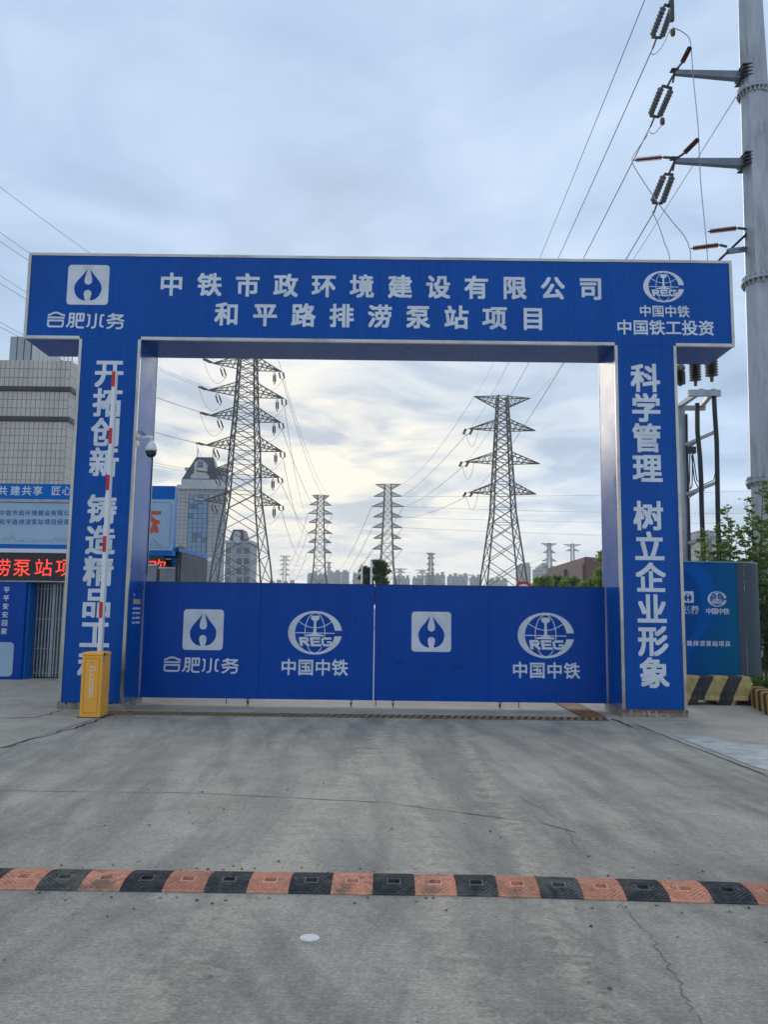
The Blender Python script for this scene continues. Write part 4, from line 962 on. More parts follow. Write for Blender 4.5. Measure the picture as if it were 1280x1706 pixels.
for pts in ([(1162.5,672),(1163,720),(1167,760),(1169,800),(1170,850),(1172,900),(1174,960),(1176,1010)],[(1190,652),(1192,690),(1195,735),(1196,790),(1197,860),(1199,930),(1201,1010)]):
    mb=MB(); P=[at(x,y,YU+0.02) for x,y in pts]; P.append(Vector((P[-1].x,P[-1].y,0.0))); mb.tube(P,0.055,8); mb.build('power_cable',M['cable_black'],ct,True)
mb=MB(); P=[at(x,y,YT-0.12) for x,y in ((1144.5,690),(1145,740),(1147,800),(1149,870),(1150,930))]; P.append(Vector((P[-1].x,P[-1].y,0))); mb.tube(P,0.03,6); mb.build('power_cable',M['cable_black'],ct)
for (a,b) in (((1141,742),(1196,718)),((1143,824),(1197,803)),((1146,905),(1200,893))):
    mb=MB(); mb.bar(at(*a,YT-0.05),at(*b,YU+0.05),0.045,0.07); mb.bar(at(a[0]+1,a[1]+7,YT-0.05),at(a[0]+25,a[1]-9,YT-0.5),0.035,0.05); mb.build('bracket',M['galv'],ct)
mb=MB(); q=at(1153,750,YT-0.2); mb.box(q.x-0.09,q.x+0.09,q.y-0.06,q.y+0.06,q.z-0.08,q.z+0.08); jbx=mb.build('junction_box',M['dark_steel'],ct)
for pts in ([(1150,755),(1150,800),(1151,815),(1154,810),(1155,756)],[(1155,756),(1162,800),(1172,808),(1190,800),(1195,775)],[(1153,758),(1158,800),(1166,816),(1175,817)]):
    mb=MB(); mb.tube([at(x,y,YT-0.3-0.02*i*4) for i,(x,y) in enumerate(pts)],0.013,6); mb.build('thin_cable',M['cable_black'],ct)

# ------------------------------------------------------------------ lattice pylons
def pylon(name,label,px,Y,top_y,arm_rows,rot,prof,leg,brace,group='lattice pylons beyond the gate',top_half=None,strings=True,mat='lattice',axis_y=None,inv=1.0):
    """arm_rows [(photo y, half length m)], prof [(z fraction, half width m)]"""
    base=at(px,axis_y or 900,Y); bx_,by_=base.x,Y; H=at(px,top_y,Y).z
    root=thing(name,label,'pylon',(bx_,by_,0),group)
    ca,sa=math.cos(rot),math.sin(rot); W=lambda x,y,z: Vector((bx_+x*ca-y*sa,by_+x*sa+y*ca,z))
    def hw(z):
        f=z/H
        for (f0,w0),(f1,w1) in zip(prof[:-1],prof[1:]):
            if f<=f1: return w0+(w1-w0)*(f-f0)/(f1-f0)
        return prof[-1][1]
    corners=((-1,-1),(1,-1),(1,1),(-1,1))
    for sx,sy in corners:
        mb=MB()
        for (f0,w0),(f1,w1) in zip(prof[:-1],prof[1:]): mb.bar(W(sx*w0,sy*w0,f0*H),W(sx*w1,sy*w1,f1*H),leg)
        mb.build('leg',M[mat],root)
    mb=MB(); z=0.0; zs=[0.0]
    while z<H-0.5: z+=max(1.35,2*hw(z)*0.62)*inv; zs.append(min(z,H))
    for a,b in zip(zs[:-1],zs[1:]):
        wa,wb=hw(a),hw(b)
        for i in range(4):
            (x0,y0),(x1,y1)=corners[i],corners[(i+1)%4]
            mb.bar(W(x0*wa,y0*wa,a),W(x1*wb,y1*wb,b),brace); mb.bar(W(x1*wa,y1*wa,a),W(x0*wb,y0*wb,b),brace)
            if wa<3.2: mb.bar(W(x0*wb,y0*wb,b),W(x1*wb,y1*wb,b),brace*0.8)
    tag(mb.build('bracing',M[mat],root),kind='stuff')
    tips=[]
    rows=list(arm_rows)
    for k,(ay,hl) in enumerate(rows):
        z=at(px,ay,Y).z; w=hw(z); is_top=(k==len(rows)-1 and top_half)
        dz=1.9 if not is_top else -2.0
        for sg in (-1,1):
            tip=W(sg*hl,0,z); mb=MB()
            w2=hw(min(H,max(0,z+dz)))
            lowc=[W(sg*w,-w,z),W(sg*w,w,z)]; upc=[W(sg*w2,-w2,min(H,z+dz)),W(sg*w2,w2,min(H,z+dz))]
            for p in lowc+upc: mb.bar(p,tip,brace*1.25)
            n=5
            for i in range(1,n):
                t=i/n; t2=(i-0.5)/n
                for j in range(2):
                    pl_,pu=lowc[j].lerp(tip,t),upc[j].lerp(tip,t2); mb.bar(pl_,pu,brace*0.7)
                    mb.bar(upc[j].lerp(tip,t2),lowc[j].lerp(tip,(i-1)/n),brace*0.7)
                mb.bar(lowc[0].lerp(tip,t),lowc[1].lerp(tip,t),brace*0.7); mb.bar(upc[0].lerp(tip,t),upc[1].lerp(tip,t2),brace*0.7)
            mb.build('cross_arm',M[mat],root); tips.append((k,sg,tip))
    return root,tips
PROF=[(0.0,5.5),(0.165,4.6),(0.40,2.87),(0.587,2.43),(0.68,2.05),(0.887,1.56),(1.0,0.9)]
pyL,tipsL=pylon('lattice_pylon','largest lattice pylon with six pairs of arms beside the mansard tower',404,150,548,
    [(838,7.3),(791,6.9),(747,7.3),(698,6.8),(657,7.3),(612,6.6),(566,5.0)],R(21),PROF,0.28,0.125,axis_y=850,inv=0.85)
PROF2=[(0.0,4.6),(0.46,2.15),(0.97,0.98),(1.0,0.95)]
pyR,tipsR=pylon('lattice_pylon','dark four-armed lattice pylon standing right of centre',838,155,660,
    [(822,6.6),(771,7.4),(716,6.6),(662,5.6)],R(4),PROF2,0.28,0.13,top_half=True,axis_y=820)
PROF3=[(0.0,5.2),(0.36,2.6),(0.7,1.8),(0.97,1.3),(1.0,1.3)]
py2,tips2=pylon('lattice_pylon','mid-distance six-armed pylon left of the gate centre',533,358,825,
    [(921,5.4),(904,5.2),(888.5,5.5),(871,5.2),(856,5.6),(841.5,5.0),(825.5,3.8)],R(8),PROF3,0.36,0.17,top_half=True,inv=1.3)
py3,tips3=pylon('lattice_pylon','mid-distance six-armed pylon just right of the gate centre',645.5,327,807,
    [(915,6.2),(897,5.8),(879,6.2),(861.5,6.0),(844,6.6),(827,5.8),(807,5.2)],R(-6),PROF3,0.36,0.17,top_half=True,inv=1.3)
PROF4=[(0.0,4.2),(0.4,1.9),(0.97,1.0),(1.0,1.0)]
small=[(474,780,926,[(958,4.6),(950,5),(941.5,4.6),(934,5),(926,5.2)],'small hazy pylon above the gate near its left corner',8),
 (718,640,921,[(950,3.3),(941,3.5),(931,3.3),(921.5,4)],'small hazy pylon above the apartment blocks right of centre',20),
 (916,560,905,[(947,6),(935,5.6),(921,4.8),(905.5,5.9)],'left of the two small pylons above the brown building',12),
 (955,620,906,[(918,5.4),(907,6.8)],'right of the two small pylons above the brown building',-6),
 (548,1000,936,[(960,3.2),(953,3.4),(946,3.2),(937,3.8)],'tiny hazy pylon right of the left mid-distance pylon',15),
 (526,1050,951,[(966,4),(959,4.4),(952,4)],'tiny hazy pylon inside the legs of the left mid-distance pylon',0),
 (667,900,947,[(961,6),(954,6.5),(947.5,8)],'tiny hazy flat-topped pylon right of the second mid-distance pylon',5),
 (704,900,949,[(962,6),(955,6.5),(949.5,8)],'tiny hazy flat-topped pylon left of the small central pylon',-8),
 (776,1000,957,[(966,8),(957.5,11)],'tiny hazy flat-topped pylon over the apartment blocks beside the dark pylon',4)]
for (px,Y,ty,rows,lab,rz) in small:
    pylon('lattice_pylon',lab,px,Y,ty,rows,R(rz),PROF4,0.0006*Y,0.00032*Y,top_half=True,inv=2.0,axis_y=950)
def strain(host,tip,direction,L_=2.6,gap=0.9,r=0.26):
    d=Vector(direction).normalized(); s_=d.cross(Vector((0,0,1))).normalized()
    for g_ in (-gap/2,gap/2):
        mb=MB(); mb.lathe(tip+s_*g_+d*0.5,d,[(0,0.06),(0.1,r),(L_-0.1,r),(L_,0.06)],8); mb.build('insulator_string',M['brown_ins'],host)
    mb=MB(); mb.bar(tip,tip+s_*gap/2+d*0.5,0.08); mb.bar(tip,tip-s_*gap/2+d*0.5,0.08); e=tip+d*(L_+1.0)
    mb.bar(tip+s_*gap/2+d*(L_+0.5),e,0.08); mb.bar(tip-s_*gap/2+d*(L_+0.5),e,0.08); mb.build('string_yoke',M['lattice'],host)
    return e
def wire(a,b,sag,r,label,group,n=22):
    a,b=Vector(a),Vector(b); mb=MB(); P=[]
    for i in range(n+1):
        t=i/n; p=a.lerp(b,t); p.z-=4*sag*t*(1-t); P.append(p)
    mb.tube(P,r,5,False); tag(mb.build('overhead_wire',M['copper_wire']),label,'power line',group)
def hang_loop(host,a,b,drop,r):
    mb=MB(); P=[]
    for i in range(9):
        t=i/8; p=Vector(a).lerp(Vector(b),t); p.z-=4*drop*t*(1-t); P.append(p)
    mb.tube(P,r,5,False); mb.build('jumper_loop',M['copper_wire'],host)
T=lambda tips,k,sg:[t for kk,s_,t in tips if kk==k and s_==sg][0]
ordn=['lowest','second lowest','third lowest','third highest','second highest','highest','topmost']
# big left pylon: left arms go to a pylon off to the left, right arms to the mid-distance pylon
for k in range(7):
    tl=T(tipsL,k,-1); off=Vector((-54.0-1.2*(k%2),68.0,tl.z-0.5+k*0.25))
    if k<6:
        e=strain(pyL,tl,off-tl+Vector((0,0,-6)),2.8,0.5,0.17); e2=strain(pyL,T(tipsL,k,-1)+Vector((1.6,0.3,-0.5)),Vector((0.22,1,-0.9)),1.6,0.7,0.16); hang_loop(pyL,e,e2,2.6,0.03)
        wire(e,off,2.0,0.028,'wire from the %s left arm of the largest pylon toward the upper left'%ordn[k],'wires at the upper left')
        wire(e+Vector((3,0,-0.6)),off+Vector((4,2,-1.0)),2.4,0.024,'companion wire below the %s left arm wire of the largest pylon'%ordn[k],'wires at the upper left')
        tr=T(tipsL,k,1); tgt=T(tips2,k,1 if k%2 else -1)
        e=strain(pyL,tr,tgt-tr+Vector((0,0,-60)),1.9,0.8,0.17); e3=strain(pyL,tr+Vector((-1.2,-0.4,-0.3)),Vector((-0.1,1,-1.6)),1.5,0.35,0.15); hang_loop(pyL,e,T(tipsL,k,1)+Vector((-4.5,0,-1.8)),2.2,0.03)
        wire(e,tgt,5.5,0.045,'wire from the %s right arm of the largest pylon to the left mid-distance pylon'%ordn[k],'wires between the pylons')
    else:
        wire(tl,off,2.0,0.026,'earth wire from the top of the largest pylon toward the upper left','wires at the upper left')
        wire(T(tipsL,k,1),T(tips2,6,1),5,0.04,'earth wire from the top of the largest pylon to the left mid-distance pylon','wires between the pylons')
# pole -> right pylon -> mid-distance pylon
for i,k in enumerate((2,1,0)):
    tl=T(tipsR,k,-1); tgt=T(tips3,5-i,1); s0=wire_start[i]
    wire(s0,tl,1.6,0.018,'wire from the %s insulator pair of the steel pole to the dark pylon'%('topmost','middle','lowest')[i],'wires at the upper right',40)
    e=strain(pyR,tl,tgt-tl+Vector((0,0,-30)),2.4,1.3,0.27); hang_loop(pyR,tl+Vector((1.8,0,0)),e,3.0,0.035)
    wire(e,tgt,1.3,0.05,'wire from the %s left arm of the dark pylon to the right mid-distance pylon'%('second highest','second lowest','lowest')[i],'wires between the pylons')
wire(at(1103,-70,YP),T(tipsR,3,-1),1.5,0.016,'earth wire rising from the left top arm of the dark pylon past the picture top','wires at the upper right',40)
wire(at(1262,105,YP),T(tipsR,3,1),1.5,0.014,'earth wire from the right top arm of the dark pylon up behind the steel pole','wires at the upper right',40)
wire(T(tipsR,3,-1),T(tips3,6,1),3,0.04,'earth wire between the dark pylon and the right mid-distance pylon','wires between the pylons')
for k,y in ((5,812),(4,852),(3,868),(2,893)):
    wire(T(tips3,k,1),at(1330,y+3,330),1.0,0.05,'faint level wire running right from the %s arm of the right mid-distance pylon'%ordn[k],'faint level wires on the right')
for k in (0,2,4):
    for sg in (-1,1):
        wire(T(tips2,k,sg),at(474+sg*6,955-k*6,780),14,0.08,'hazy wire from the %s %s arm of the left mid-distance pylon toward the horizon'%(ordn[k],'left' if sg<0 else 'right'),'hazy wires near the horizon')
        wire(T(tips3,k,sg),at(548+sg*6,962-k*5,1000),18,0.10,'hazy wire from the %s %s arm of the right mid-distance pylon toward the horizon'%(ordn[k],'left' if sg<0 else 'right'),'hazy wires near the horizon')
for k in (0,1,2):
    wire(at(700+k*2,955+k*4,900),at(906,930+k*9,560),9,0.09,'hazy wire %s of the three sagging left of the small right pylons'%('topmost','in the middle','lowest')[k],'hazy wires near the horizon')

# ------------------------------------------------------------------ buildings
def clad_mat(name,col,joint,bw,bh,gap,rough=0.6,off=0.0,streak=0.25):
    mt,nt,bs=new_mat(name); v=coords(nt); sep=nd(nt,'ShaderNodeSeparateXYZ'); nt.links.new(v,sep.inputs[0])
    cb=nd(nt,'ShaderNodeCombineXYZ'); nt.links.new(math_n(nt,'ADD',sep.outputs[0],sep.outputs[1]),cb.inputs[0]); nt.links.new(sep.outputs[2],cb.inputs[1])
    b=nd(nt,'ShaderNodeTexBrick'); b.offset=off; nt.links.new(cb.outputs[0],b.inputs['Vector'])
    b.inputs['Color1'].default_value=(*col,1); b.inputs['Color2'].default_value=(*[c*0.92 for c in col],1); b.inputs['Mortar'].default_value=(*joint,1)
    b.inputs['Scale'].default_value=1.0; b.inputs['Brick Width'].default_value=bw; b.inputs['Row Height'].default_value=bh; b.inputs['Mortar Size'].default_value=gap; b.inputs['Mortar Smooth'].default_value=0.0
    s=noise_n(nt,coords(nt,(1,1,0.12)),0.9,6,0.6); c=mix_n(nt,ramp_n(nt,s,[(0.4,0.0),(0.75,streak)]),b.outputs[0],tuple(x*0.5 for x in col))
    nt.links.new(c,bs.inputs['Base Color']); bs.inputs['Roughness'].default_value=rough; return mt
M['tile']=simple('pale grey facade tile',(0.50,0.465,0.415),0.6,0,0.12,1.1,0,(1,1,0.16),dirt=(0.24,0.23,0.21),dirt_amt=0.6,pos=True)
M['tile_joint']=simple('dark joint',(0.36,0.335,0.30),0.9)
M['band']=simple('dark brown band',(0.045,0.04,0.038),0.6)
M['glass_blue']=simple('pale blue glass',(0.13,0.26,0.42),0.12,0,0.2,0.3)
M['glass_grey']=simple('grey penthouse cladding',(0.30,0.33,0.36),0.35,0,0.15,0.4)
M['glass_dark']=simple('dark blue glass',(0.07,0.13,0.20),0.10,0,0.3,0.5)
# grey tiled block far left, parallel to the gate with a receding right side
YA=42.0
def zA(px,py): return at(px,py,YA).z
ax0=at(-60,700,YA).x; ax1=at(110,720,YA).x; zt1=zA(60,600)
tb=thing('tiled_building','pale grey tiled building with two dark bands behind the left pillar','building',(ax0,YA,0))
mb=MB(); mb.box(ax0,ax1,YA+0.06,YA+14,0,zt1); wall=mb.build('wall',M['tile_joint'],tb)
rows=[(zA(60,812),zA(60,702)),(zA(60,694),zA(60,652)),(zA(60,644),zt1)]
pw=(ax1-ax0)/22.0
for r_i,(z0,z1) in enumerate(rows):
    nr=(9,3,3)[r_i]; ph=(z1-z0)/nr
    me=None; mb=MB(); mb.box(0.014,pw-0.014,0,0.06,0.014,ph-0.014); me=bpy.data.meshes.new('facade_tile'); me.from_pydata(mb.v,[],mb.f); me.materials.append(M['tile']); me.update()
    for j in range(nr):
        for i in range(22):
            if at(0,700,YA).x-pw> ax0+(i+1)*pw: continue
            shared('facade_tile',me,(ax0+i*pw,YA,z0+j*ph),wall)
mb=MB(); mb.box(ax0,ax1,YA,YA+0.06,0,rows[0][0]-0.01); mb.build('lower_wall',M['tile'],tb)
M['tile_side']=clad_mat('side tiles',(0.49,0.47,0.44),(0.25,0.24,0.23),0.9,0.55,0.02)
mb=MB(); mb.box(ax1+0.002,ax1+0.06,YA,YA+13.9,0,zt1-0.02); mb.build('side_facing',M['tile_side'],tb)
for (y0,y1) in ((694.5,701.5),(644.5,651.5)):
    mb=MB(); mb.box(ax0,ax1+0.16,YA-0.10,YA+14,zA(60,y1),zA(60,y0)); mb.build('band',M['band'],tb)
mb=MB(); zr=zt1
for i in range(9):
    x=at(60+i*7,600,YA).x; mb.box(x-0.02,x+0.02,YA+0.3,YA+0.34,zr,zr+0.75)
    mb.box(ax1-0.12,ax1-0.08,YA+0.4+i*1.4,YA+0.44+i*1.4,zr,zr+0.75)
mb.box(at(58,600,YA).x,ax1-0.08,YA+0.3,YA+0.34,zr+0.72,zr+0.76); mb.box(ax1-0.12,ax1-0.08,YA+0.3,YA+12,zr+0.72,zr+0.76); mb.build('roof_railing',M['galv'],tb)
YA2=YA+6; px0,px1=at(16,580,YA2).x,at(52,580,YA2).x; zc0=zt1; zc1=at(30,561,YA2).z
mb=MB(); mb.box(px0,px1,YA2,YA2+5,zc0,zc1); pent=mb.build('glass_penthouse',M['dark_steel'],tb)
for i in range(3):
    for j in range(2):
        w=(px1-px0)/3; h=(zc1-zc0)/2; mb=MB(); mb.box(px0+i*w+0.03,px0+(i+1)*w-0.03,YA2-0.03,YA2-0.004,zc0+j*h+0.03,zc0+(j+1)*h-0.03); mb.build('pane',M['glass_grey'],pent)
mb=MB(); mb.box(px1+0.002,px1+0.03,YA2+0.05,YA2+4.9,zc0+0.05,zc1-0.05); mb.build('pane',M['glass_grey'],pent)

# mansard office tower behind the large pylon
YO=190.0
def zO(px,py): return at(px,py,YO).z
M['stone']=clad_mat('pale stone cladding',(0.36,0.375,0.40),(0.19,0.20,0.22),1.15,0.9,0.07)
M['stone_trim']=simple('pale stone trim',(0.42,0.435,0.45),0.7,0,0.12,0.4); M['slate']=simple('dark slate roof',(0.018,0.024,0.045),0.55,0,0.25,0.6)
ox0,ox1=at(293,900,YO).x,at(367,880,YO).x; zc=zO(330,815)
ot=thing('mansard_tower','pale stone office tower with dark mansard roof and tall glass strip','building',((ox0+ox1)/2,YO,0))
mb=MB(); mb.box(ox0,ox1,YO,YO+6,0,zc); mb.build('wall',M['stone'],ot)
mb=MB(); mb.box(ox0-0.8,ox1+0.8,YO-0.8,YO+6.8,zc+0.01,zc+0.5); mb.box(ox0-0.3,ox1+0.3,YO-0.4,YO+6.4,zc+0.5,zc+1.0); mb.box(ox0+0.6,ox1-0.6,YO+0.2,YO+5.8,zc+1.0,zc+2.4); mb.build('cornice',M['stone_trim'],ot)
ra,rb_,rz0,rz1=at(301,800,YO).x,at(363,800,YO).x,zc+2.4,zO(335,757); ta,tb_=at(321,757,YO).x,at(350,757,YO).x
mb=MB(); mb.add([(ra,YO+0.6,rz0),(rb_,YO+0.6,rz0),(rb_,YO+8.4,rz0),(ra,YO+8.4,rz0),(ta,YO+3.6,rz1),(tb_,YO+3.6,rz1),(tb_,YO+5.4,rz1),(ta,YO+5.4,rz1)],[(0,3,2,1),(4,5,6,7),(0,1,5,4),(1,2,6,5),(2,3,7,6),(3,0,4,7)]); roof=mb.build('roof',M['slate'],ot)
for x in (ra-0.6,rb_-1.9):
    mb=MB(); mb.box(x,x+2.4,YO+7,YO+10,rz0,rz0+3.4); mb.box(x-0.3,x+2.7,YO+6.7,YO+10.3,rz0+3.4,rz0+4.0); mb.build('corner_block',M['stone_trim'],ot)
for x in (ta+0.2,tb_-0.2):
    mb=MB(); mb.bar((x,YO+4,rz1),(x,YO+4,rz1+2.3),0.22); mb.build('finial',M['stone_trim'],ot)
dcx=(ra+rb_)/2; dz=rz0+0.2; dw=1.1; poly=[(dcx-dw-1.1,dz),(dcx+dw+1.1,dz),(dcx+dw+1.1,dz+0.7),(dcx+dw+0.3,dz+1.3)]+[(dcx+(dw+0.35)*math.cos(R(a_)),dz+3.1+(dw+0.35)*math.sin(R(a_))) for a_ in range(0,181,18)]+[(dcx-dw-0.3,dz+1.3),(dcx-dw-1.1,dz+0.7)]
mb=MB(); mb.prism(poly,xz(YO+2.4),2.2); dor=mb.build('dormer',M['stone_trim'],ot)
M['pale_win']=simple('pale dormer glass',(0.50,0.47,0.38),0.2,0,0.1,1)  # plain cream base colour for the lower dormer panes
for j in range(4):
    mb=MB(); z0=dz+0.9+j*0.85; w=0.75 if j<3 else 0.6; mb.box(dcx-w,dcx+w,YO+0.12,YO+0.19,z0+0.05,z0+0.8); mb.build('pane',M['pale_win'] if j<2 else M['glass_dark'],dor)
# curtain wall: 4 x 13 panes
gx0,gx1=at(313,875,YO).x,at(344.5,875,YO).x; gz0,gz1=zO(328,968),zO(330,824)
mb=MB(); mb.box(gx0-0.1,gx1+0.1,YO-0.10,YO-0.004,gz0,gz1); cw=mb.build('curtain_wall',M['dark_steel'],ot)
pw=(gx1-gx0)/4; ph=(gz1-gz0)/18
mb=MB(); mb.box(0.06,pw-0.06,-0.05,0,0.06,ph-0.06); mes=[]
for mt in ('glass_blue','glass_dark'):
    me=bpy.data.meshes.new('pane'); me.from_pydata(mb.v,[],mb.f); me.materials.append(M[mt]); me.update(); mes.append(me)
for i in range(4):
    for j in range(18): shared('pane',mes[1 if (j in (9,) and i in (1,2)) or rnd.random()<0.10 else 0],(gx0+i*pw,YO-0.105,gz0+j*ph),cw)
mb=MB(); mb.box(ox0-1.3,ox0-0.01,YO+1,YO+5,0,zO(290,820)); mb.build('side_wing',M['stone_trim'],ot)
# smaller mansard block to its right
YM=235.0
mx0,mx1=at(375,930,YM).x,at(417,930,YM).x; zm=at(395,905,YM).z
mbk=thing('mansard_block','smaller pale block with dark mansard roof seen through the largest pylon','building',((mx0+mx1)/2,YM,0))
mb=MB(); mb.box(mx0,mx1,YM,YM+12,0,zm); w_=mb.build('wall',M['stone'],mbk)
mb=MB(); mb.box(mx0-0.5,mx1+0.5,YM-0.5,YM+12,zm+0.01,zm+0.8); mb.build('cornice',M['stone_trim'],mbk)
zr1=at(395,881,YM).z; xa_,xb_=at(381,890,YM).x,at(407,890,YM).x
mb=MB(); mb.add([(xa_,YM+0.5,zm+0.8),(xb_,YM+0.5,zm+0.8),(xb_,YM+11,zm+0.8),(xa_,YM+11,zm+0.8),(xa_+0.8,YM+2.2,zr1),(xb_-0.8,YM+2.2,zr1),(xb_-0.8,YM+9,zr1),(xa_+0.8,YM+9,zr1)],[(0,3,2,1),(4,5,6,7),(0,1,5,4),(1,2,6,5),(2,3,7,6),(3,0,4,7)]); mb.build('roof',M['slate'],mbk)
mb=MB(); c_=(xa_+xb_)/2; mb.prism([(c_-1.0,zm+0.8),(c_+1.0,zm+0.8),(c_+1.0,zm+2.6)]+[(c_+math.cos(R(a_)),zm+2.6+math.sin(R(a_))) for a_ in range(20,180,20)]+[(c_-1.0,zm+2.6)],xz(YM+1.4),1.2); mb.build('dormer',M['stone_trim'],mbk)
for py in (918,935,952,968):
    for px in (380,398,410):
        q=at(px,py,YM); mb=MB(); mb.box(q.x-0.75,q.x+0.75,YM-0.06,YM-0.004,q.z-0.9,q.z+0.9); wn=mb.build('window',M['glass_dark'],w_)
        mb=MB(); mb.box(q.x-1.05,q.x+1.05,YM-0.25,YM-0.005,q.z-1.25,q.z-0.95); mb.build('sill',M['stone_trim'],w_)
# brown shed on the right
YW=95.0; wx0=at(912,950,YW+22).x; cx_=at(977,950,YW).x; wz=at(977,927.5,YW).z; M['brown']=clad_mat('brown ribbed cladding',(0.15,0.070,0.055),(0.10,0.048,0.038),0.9,40,0.05,0.6)
A=Vector((at(913,950,YW+28).x,YW+28)); B=Vector((cx_,YW)); D_=Vector((at(1040,950,YW+8).x,YW+4))
sh=thing('brown_shed','brown flat-roofed industrial shed behind the bushes beside the right pillar','building',(B.x,B.y,0))
def wallseg(p,q,z,name,mat,th=0.3,z0=0.0):
    mb=MB(); d=(q-p).normalized(); n=Vector((-d.y,d.x))*th
    P=[(p.x,p.y),(q.x,q.y),(q.x+n.x,q.y+n.y),(p.x+n.x,p.y+n.y)]; mb.add([(x,y,z0) for x,y in P]+[(x,y,z) for x,y in P],[(0,3,2,1),(4,5,6,7),(0,1,5,4),(1,2,6,5),(2,3,7,6),(3,0,4,7)]); return mb.build(name,M[mat],sh)
wallseg(A,B,wz,'wall','brown'); wallseg(B,D_,wz-0.02,'wall','brown')
E_=A+(D_-B); mb=MB(); P=[(A.x,A.y),(B.x,B.y),(D_.x,D_.y),(E_.x,E_.y)]; mb.add([(x,y,wz-0.1) for x,y in P]+[(x,y,wz-0.4) for x,y in P],[(0,1,2,3),(7,6,5,4)]); mb.build('roof',M['band'],sh)
for t in (0.55,0.98): 
    p=A.lerp(B,t); mb=MB(); mb.bar((p.x-0.2,p.y-0.2,0),(p.x-0.2,p.y-0.2,wz-0.9),0.3); mb.build('downpipe',M['band'],sh)
for t in (0.30,0.62):
    p=A.lerp(B,t); q=A.lerp(B,t+0.07); d=Vector((-(B-A).y,(B-A).x)).normalized()*-0.06
    mb=MB(); mb.add([(p.x+d.x,p.y+d.y,2.6),(q.x+d.x,q.y+d.y,2.6),(q.x+d.x,q.y+d.y,5.2),(p.x+d.x,p.y+d.y,5.2),(p.x,p.y,2.6),(q.x,q.y,2.6),(q.x,q.y,5.2),(p.x,p.y,5.2)],[(0,1,2,3),(4,7,6,5),(0,4,5,1),(1,5,6,2),(2,6,7,3),(3,7,4,0)]); mb.build('window',M['glass_dark'],sh)
# far apartment blocks
M['apt']=clad_mat('far flats pale',(0.10,0.13,0.17),(0.30,0.31,0.33),3.4,3.1,0.75,0.7); M['apt2']=clad_mat('far flats grey',(0.09,0.12,0.16),(0.25,0.27,0.30),3.0,3.1,0.65,0.7)
M['apt3']=clad_mat('far flats brown',(0.14,0.14,0.16),(0.40,0.36,0.33),3.2,3.0,0.8,0.7); M['apt_trim']=simple('far flats trim',(0.26,0.28,0.31),0.8)
def flats(px0,px1,py,Y,mat,label,bays=3,crown=True):
    x0_,x1_=at(px0,960,Y).x,at(px1,960,Y).x; z=at((px0+px1)/2,py,Y).z; o=thing('apartment_block',label,'building',((x0_+x1_)/2,Y,0),'far apartment blocks on the skyline')
    mb=MB(); mb.box(x0_,x1_,Y,Y+16,0,z); mb.build('wall',M[mat],o)
    bw=(x1_-x0_)/(2*bays)
    for i in range(bays):
        xa=x0_+(2*i+0.5)*bw; mb=MB(); mb.box(xa,xa+bw,Y-2.2,Y-0.01,0,z-2.5); mb.build('bay',M[mat],o)
        if crown:
            mb=MB(); mb.box(xa-0.2,xa+bw+0.2,Y-2.0,Y+8,z+0.01,z+2.0+1.4*(i%2)); mb.build('roof_block',M['apt_trim'],o)
fl=[(512,529,957,1000,'apt2','far flats at the left foot of the left mid-distance pylon',2),(530,545,958,1010,'apt','far flats behind the left mid-distance pylon',2),(546,556,953,980,'apt2','narrow far flats, first of the three right of the left mid-distance pylon',1),(557.5,567,952,985,'apt2','narrow far flats, middle of the three right of the left mid-distance pylon',1),(568.5,581,952.5,980,'apt2','narrow far flats, last of the three right of the left mid-distance pylon',1),
(588,601,956,1000,'apt','far flats left of the two white posts',2),(655,668,962,1020,'apt2','low far flats behind the right mid-distance pylon',2),(669,683,963,1000,'apt2','low far flats right of the right mid-distance pylon',2),(688,707,963,900,'apt','low far flats left of the small central pylon',3),
(709,742,958,880,'apt2','wide far flats under the small central pylon',4),(747,780,960,880,'apt','wide far flats right of the small central pylon',4),(785,803,962,900,'apt2','far flats left of the dark pylon legs',2),(864,885,943,800,'apt3','tall far flats right of the dark pylon',2),(893,903,948,780,'apt','far flats left of the small pylons beside the brown shed',1),(902,914,941,800,'apt3','far flats rising behind the brown shed corner',1),
(815,846,966,1000,'apt','low far flats seen through the dark pylon legs',3),(448,492,971,900,'apt2','long low far building at the left foot of the small left pylon',4),(1168,1196,884,330,'apt3','tall flats behind the leaves right of the right pillar',2),(1197,1216,898,345,'apt2','lower flats behind the leaves right of the right pillar',2)]
for (a,b,c_,d,mt,lab,n) in fl: flats(a,b,c_,d,mt,lab,n,crown=(d>500))

# ------------------------------------------------------------------ small roadside things behind the gate
YX=26.0; q=at(873,984,YX); rs=thing('round_road_sign','round red-rimmed white road sign peeping over the gate','road sign',(q.x,YX,0))
mb=MB(); mb.lathe((q.x,YX,q.z),(0,-1,0),[(0,0.30),(0.012,0.30)],40); mb.build('red_rim',M['red'],rs)
mb=MB(); mb.lathe((q.x,YX-0.013,q.z),(0,-1,0),[(0,0.215),(0.002,0.215)],40); mb.build('white_face',M['white'],rs)
mb=MB(); mb.tube([(q.x,YX+0.03,0),(q.x,YX+0.03,q.z+0.2)],0.03,10); mb.build('post',M['galv'],rs)
for px,py,lab in ((603,942,'shorter white post left of the central tree'),(619,934,'taller white post in front of the central tree')):
    q=at(px,py,40); mb=MB(); mb.tube([(q.x,40,0),(q.x,40,q.z)],[0.055,0.05],10); p_=thing('white_post',lab,'post',(q.x,40,0),'white posts behind the gate'); mb.build('shaft',M['white'],p_)
    mb=MB(); mb.lathe((q.x,40,q.z),(0,0,1),[(0,0.055),(0.03,0.06),(0.06,0.02)],10); mb.build('cap',M['galv'],p_)
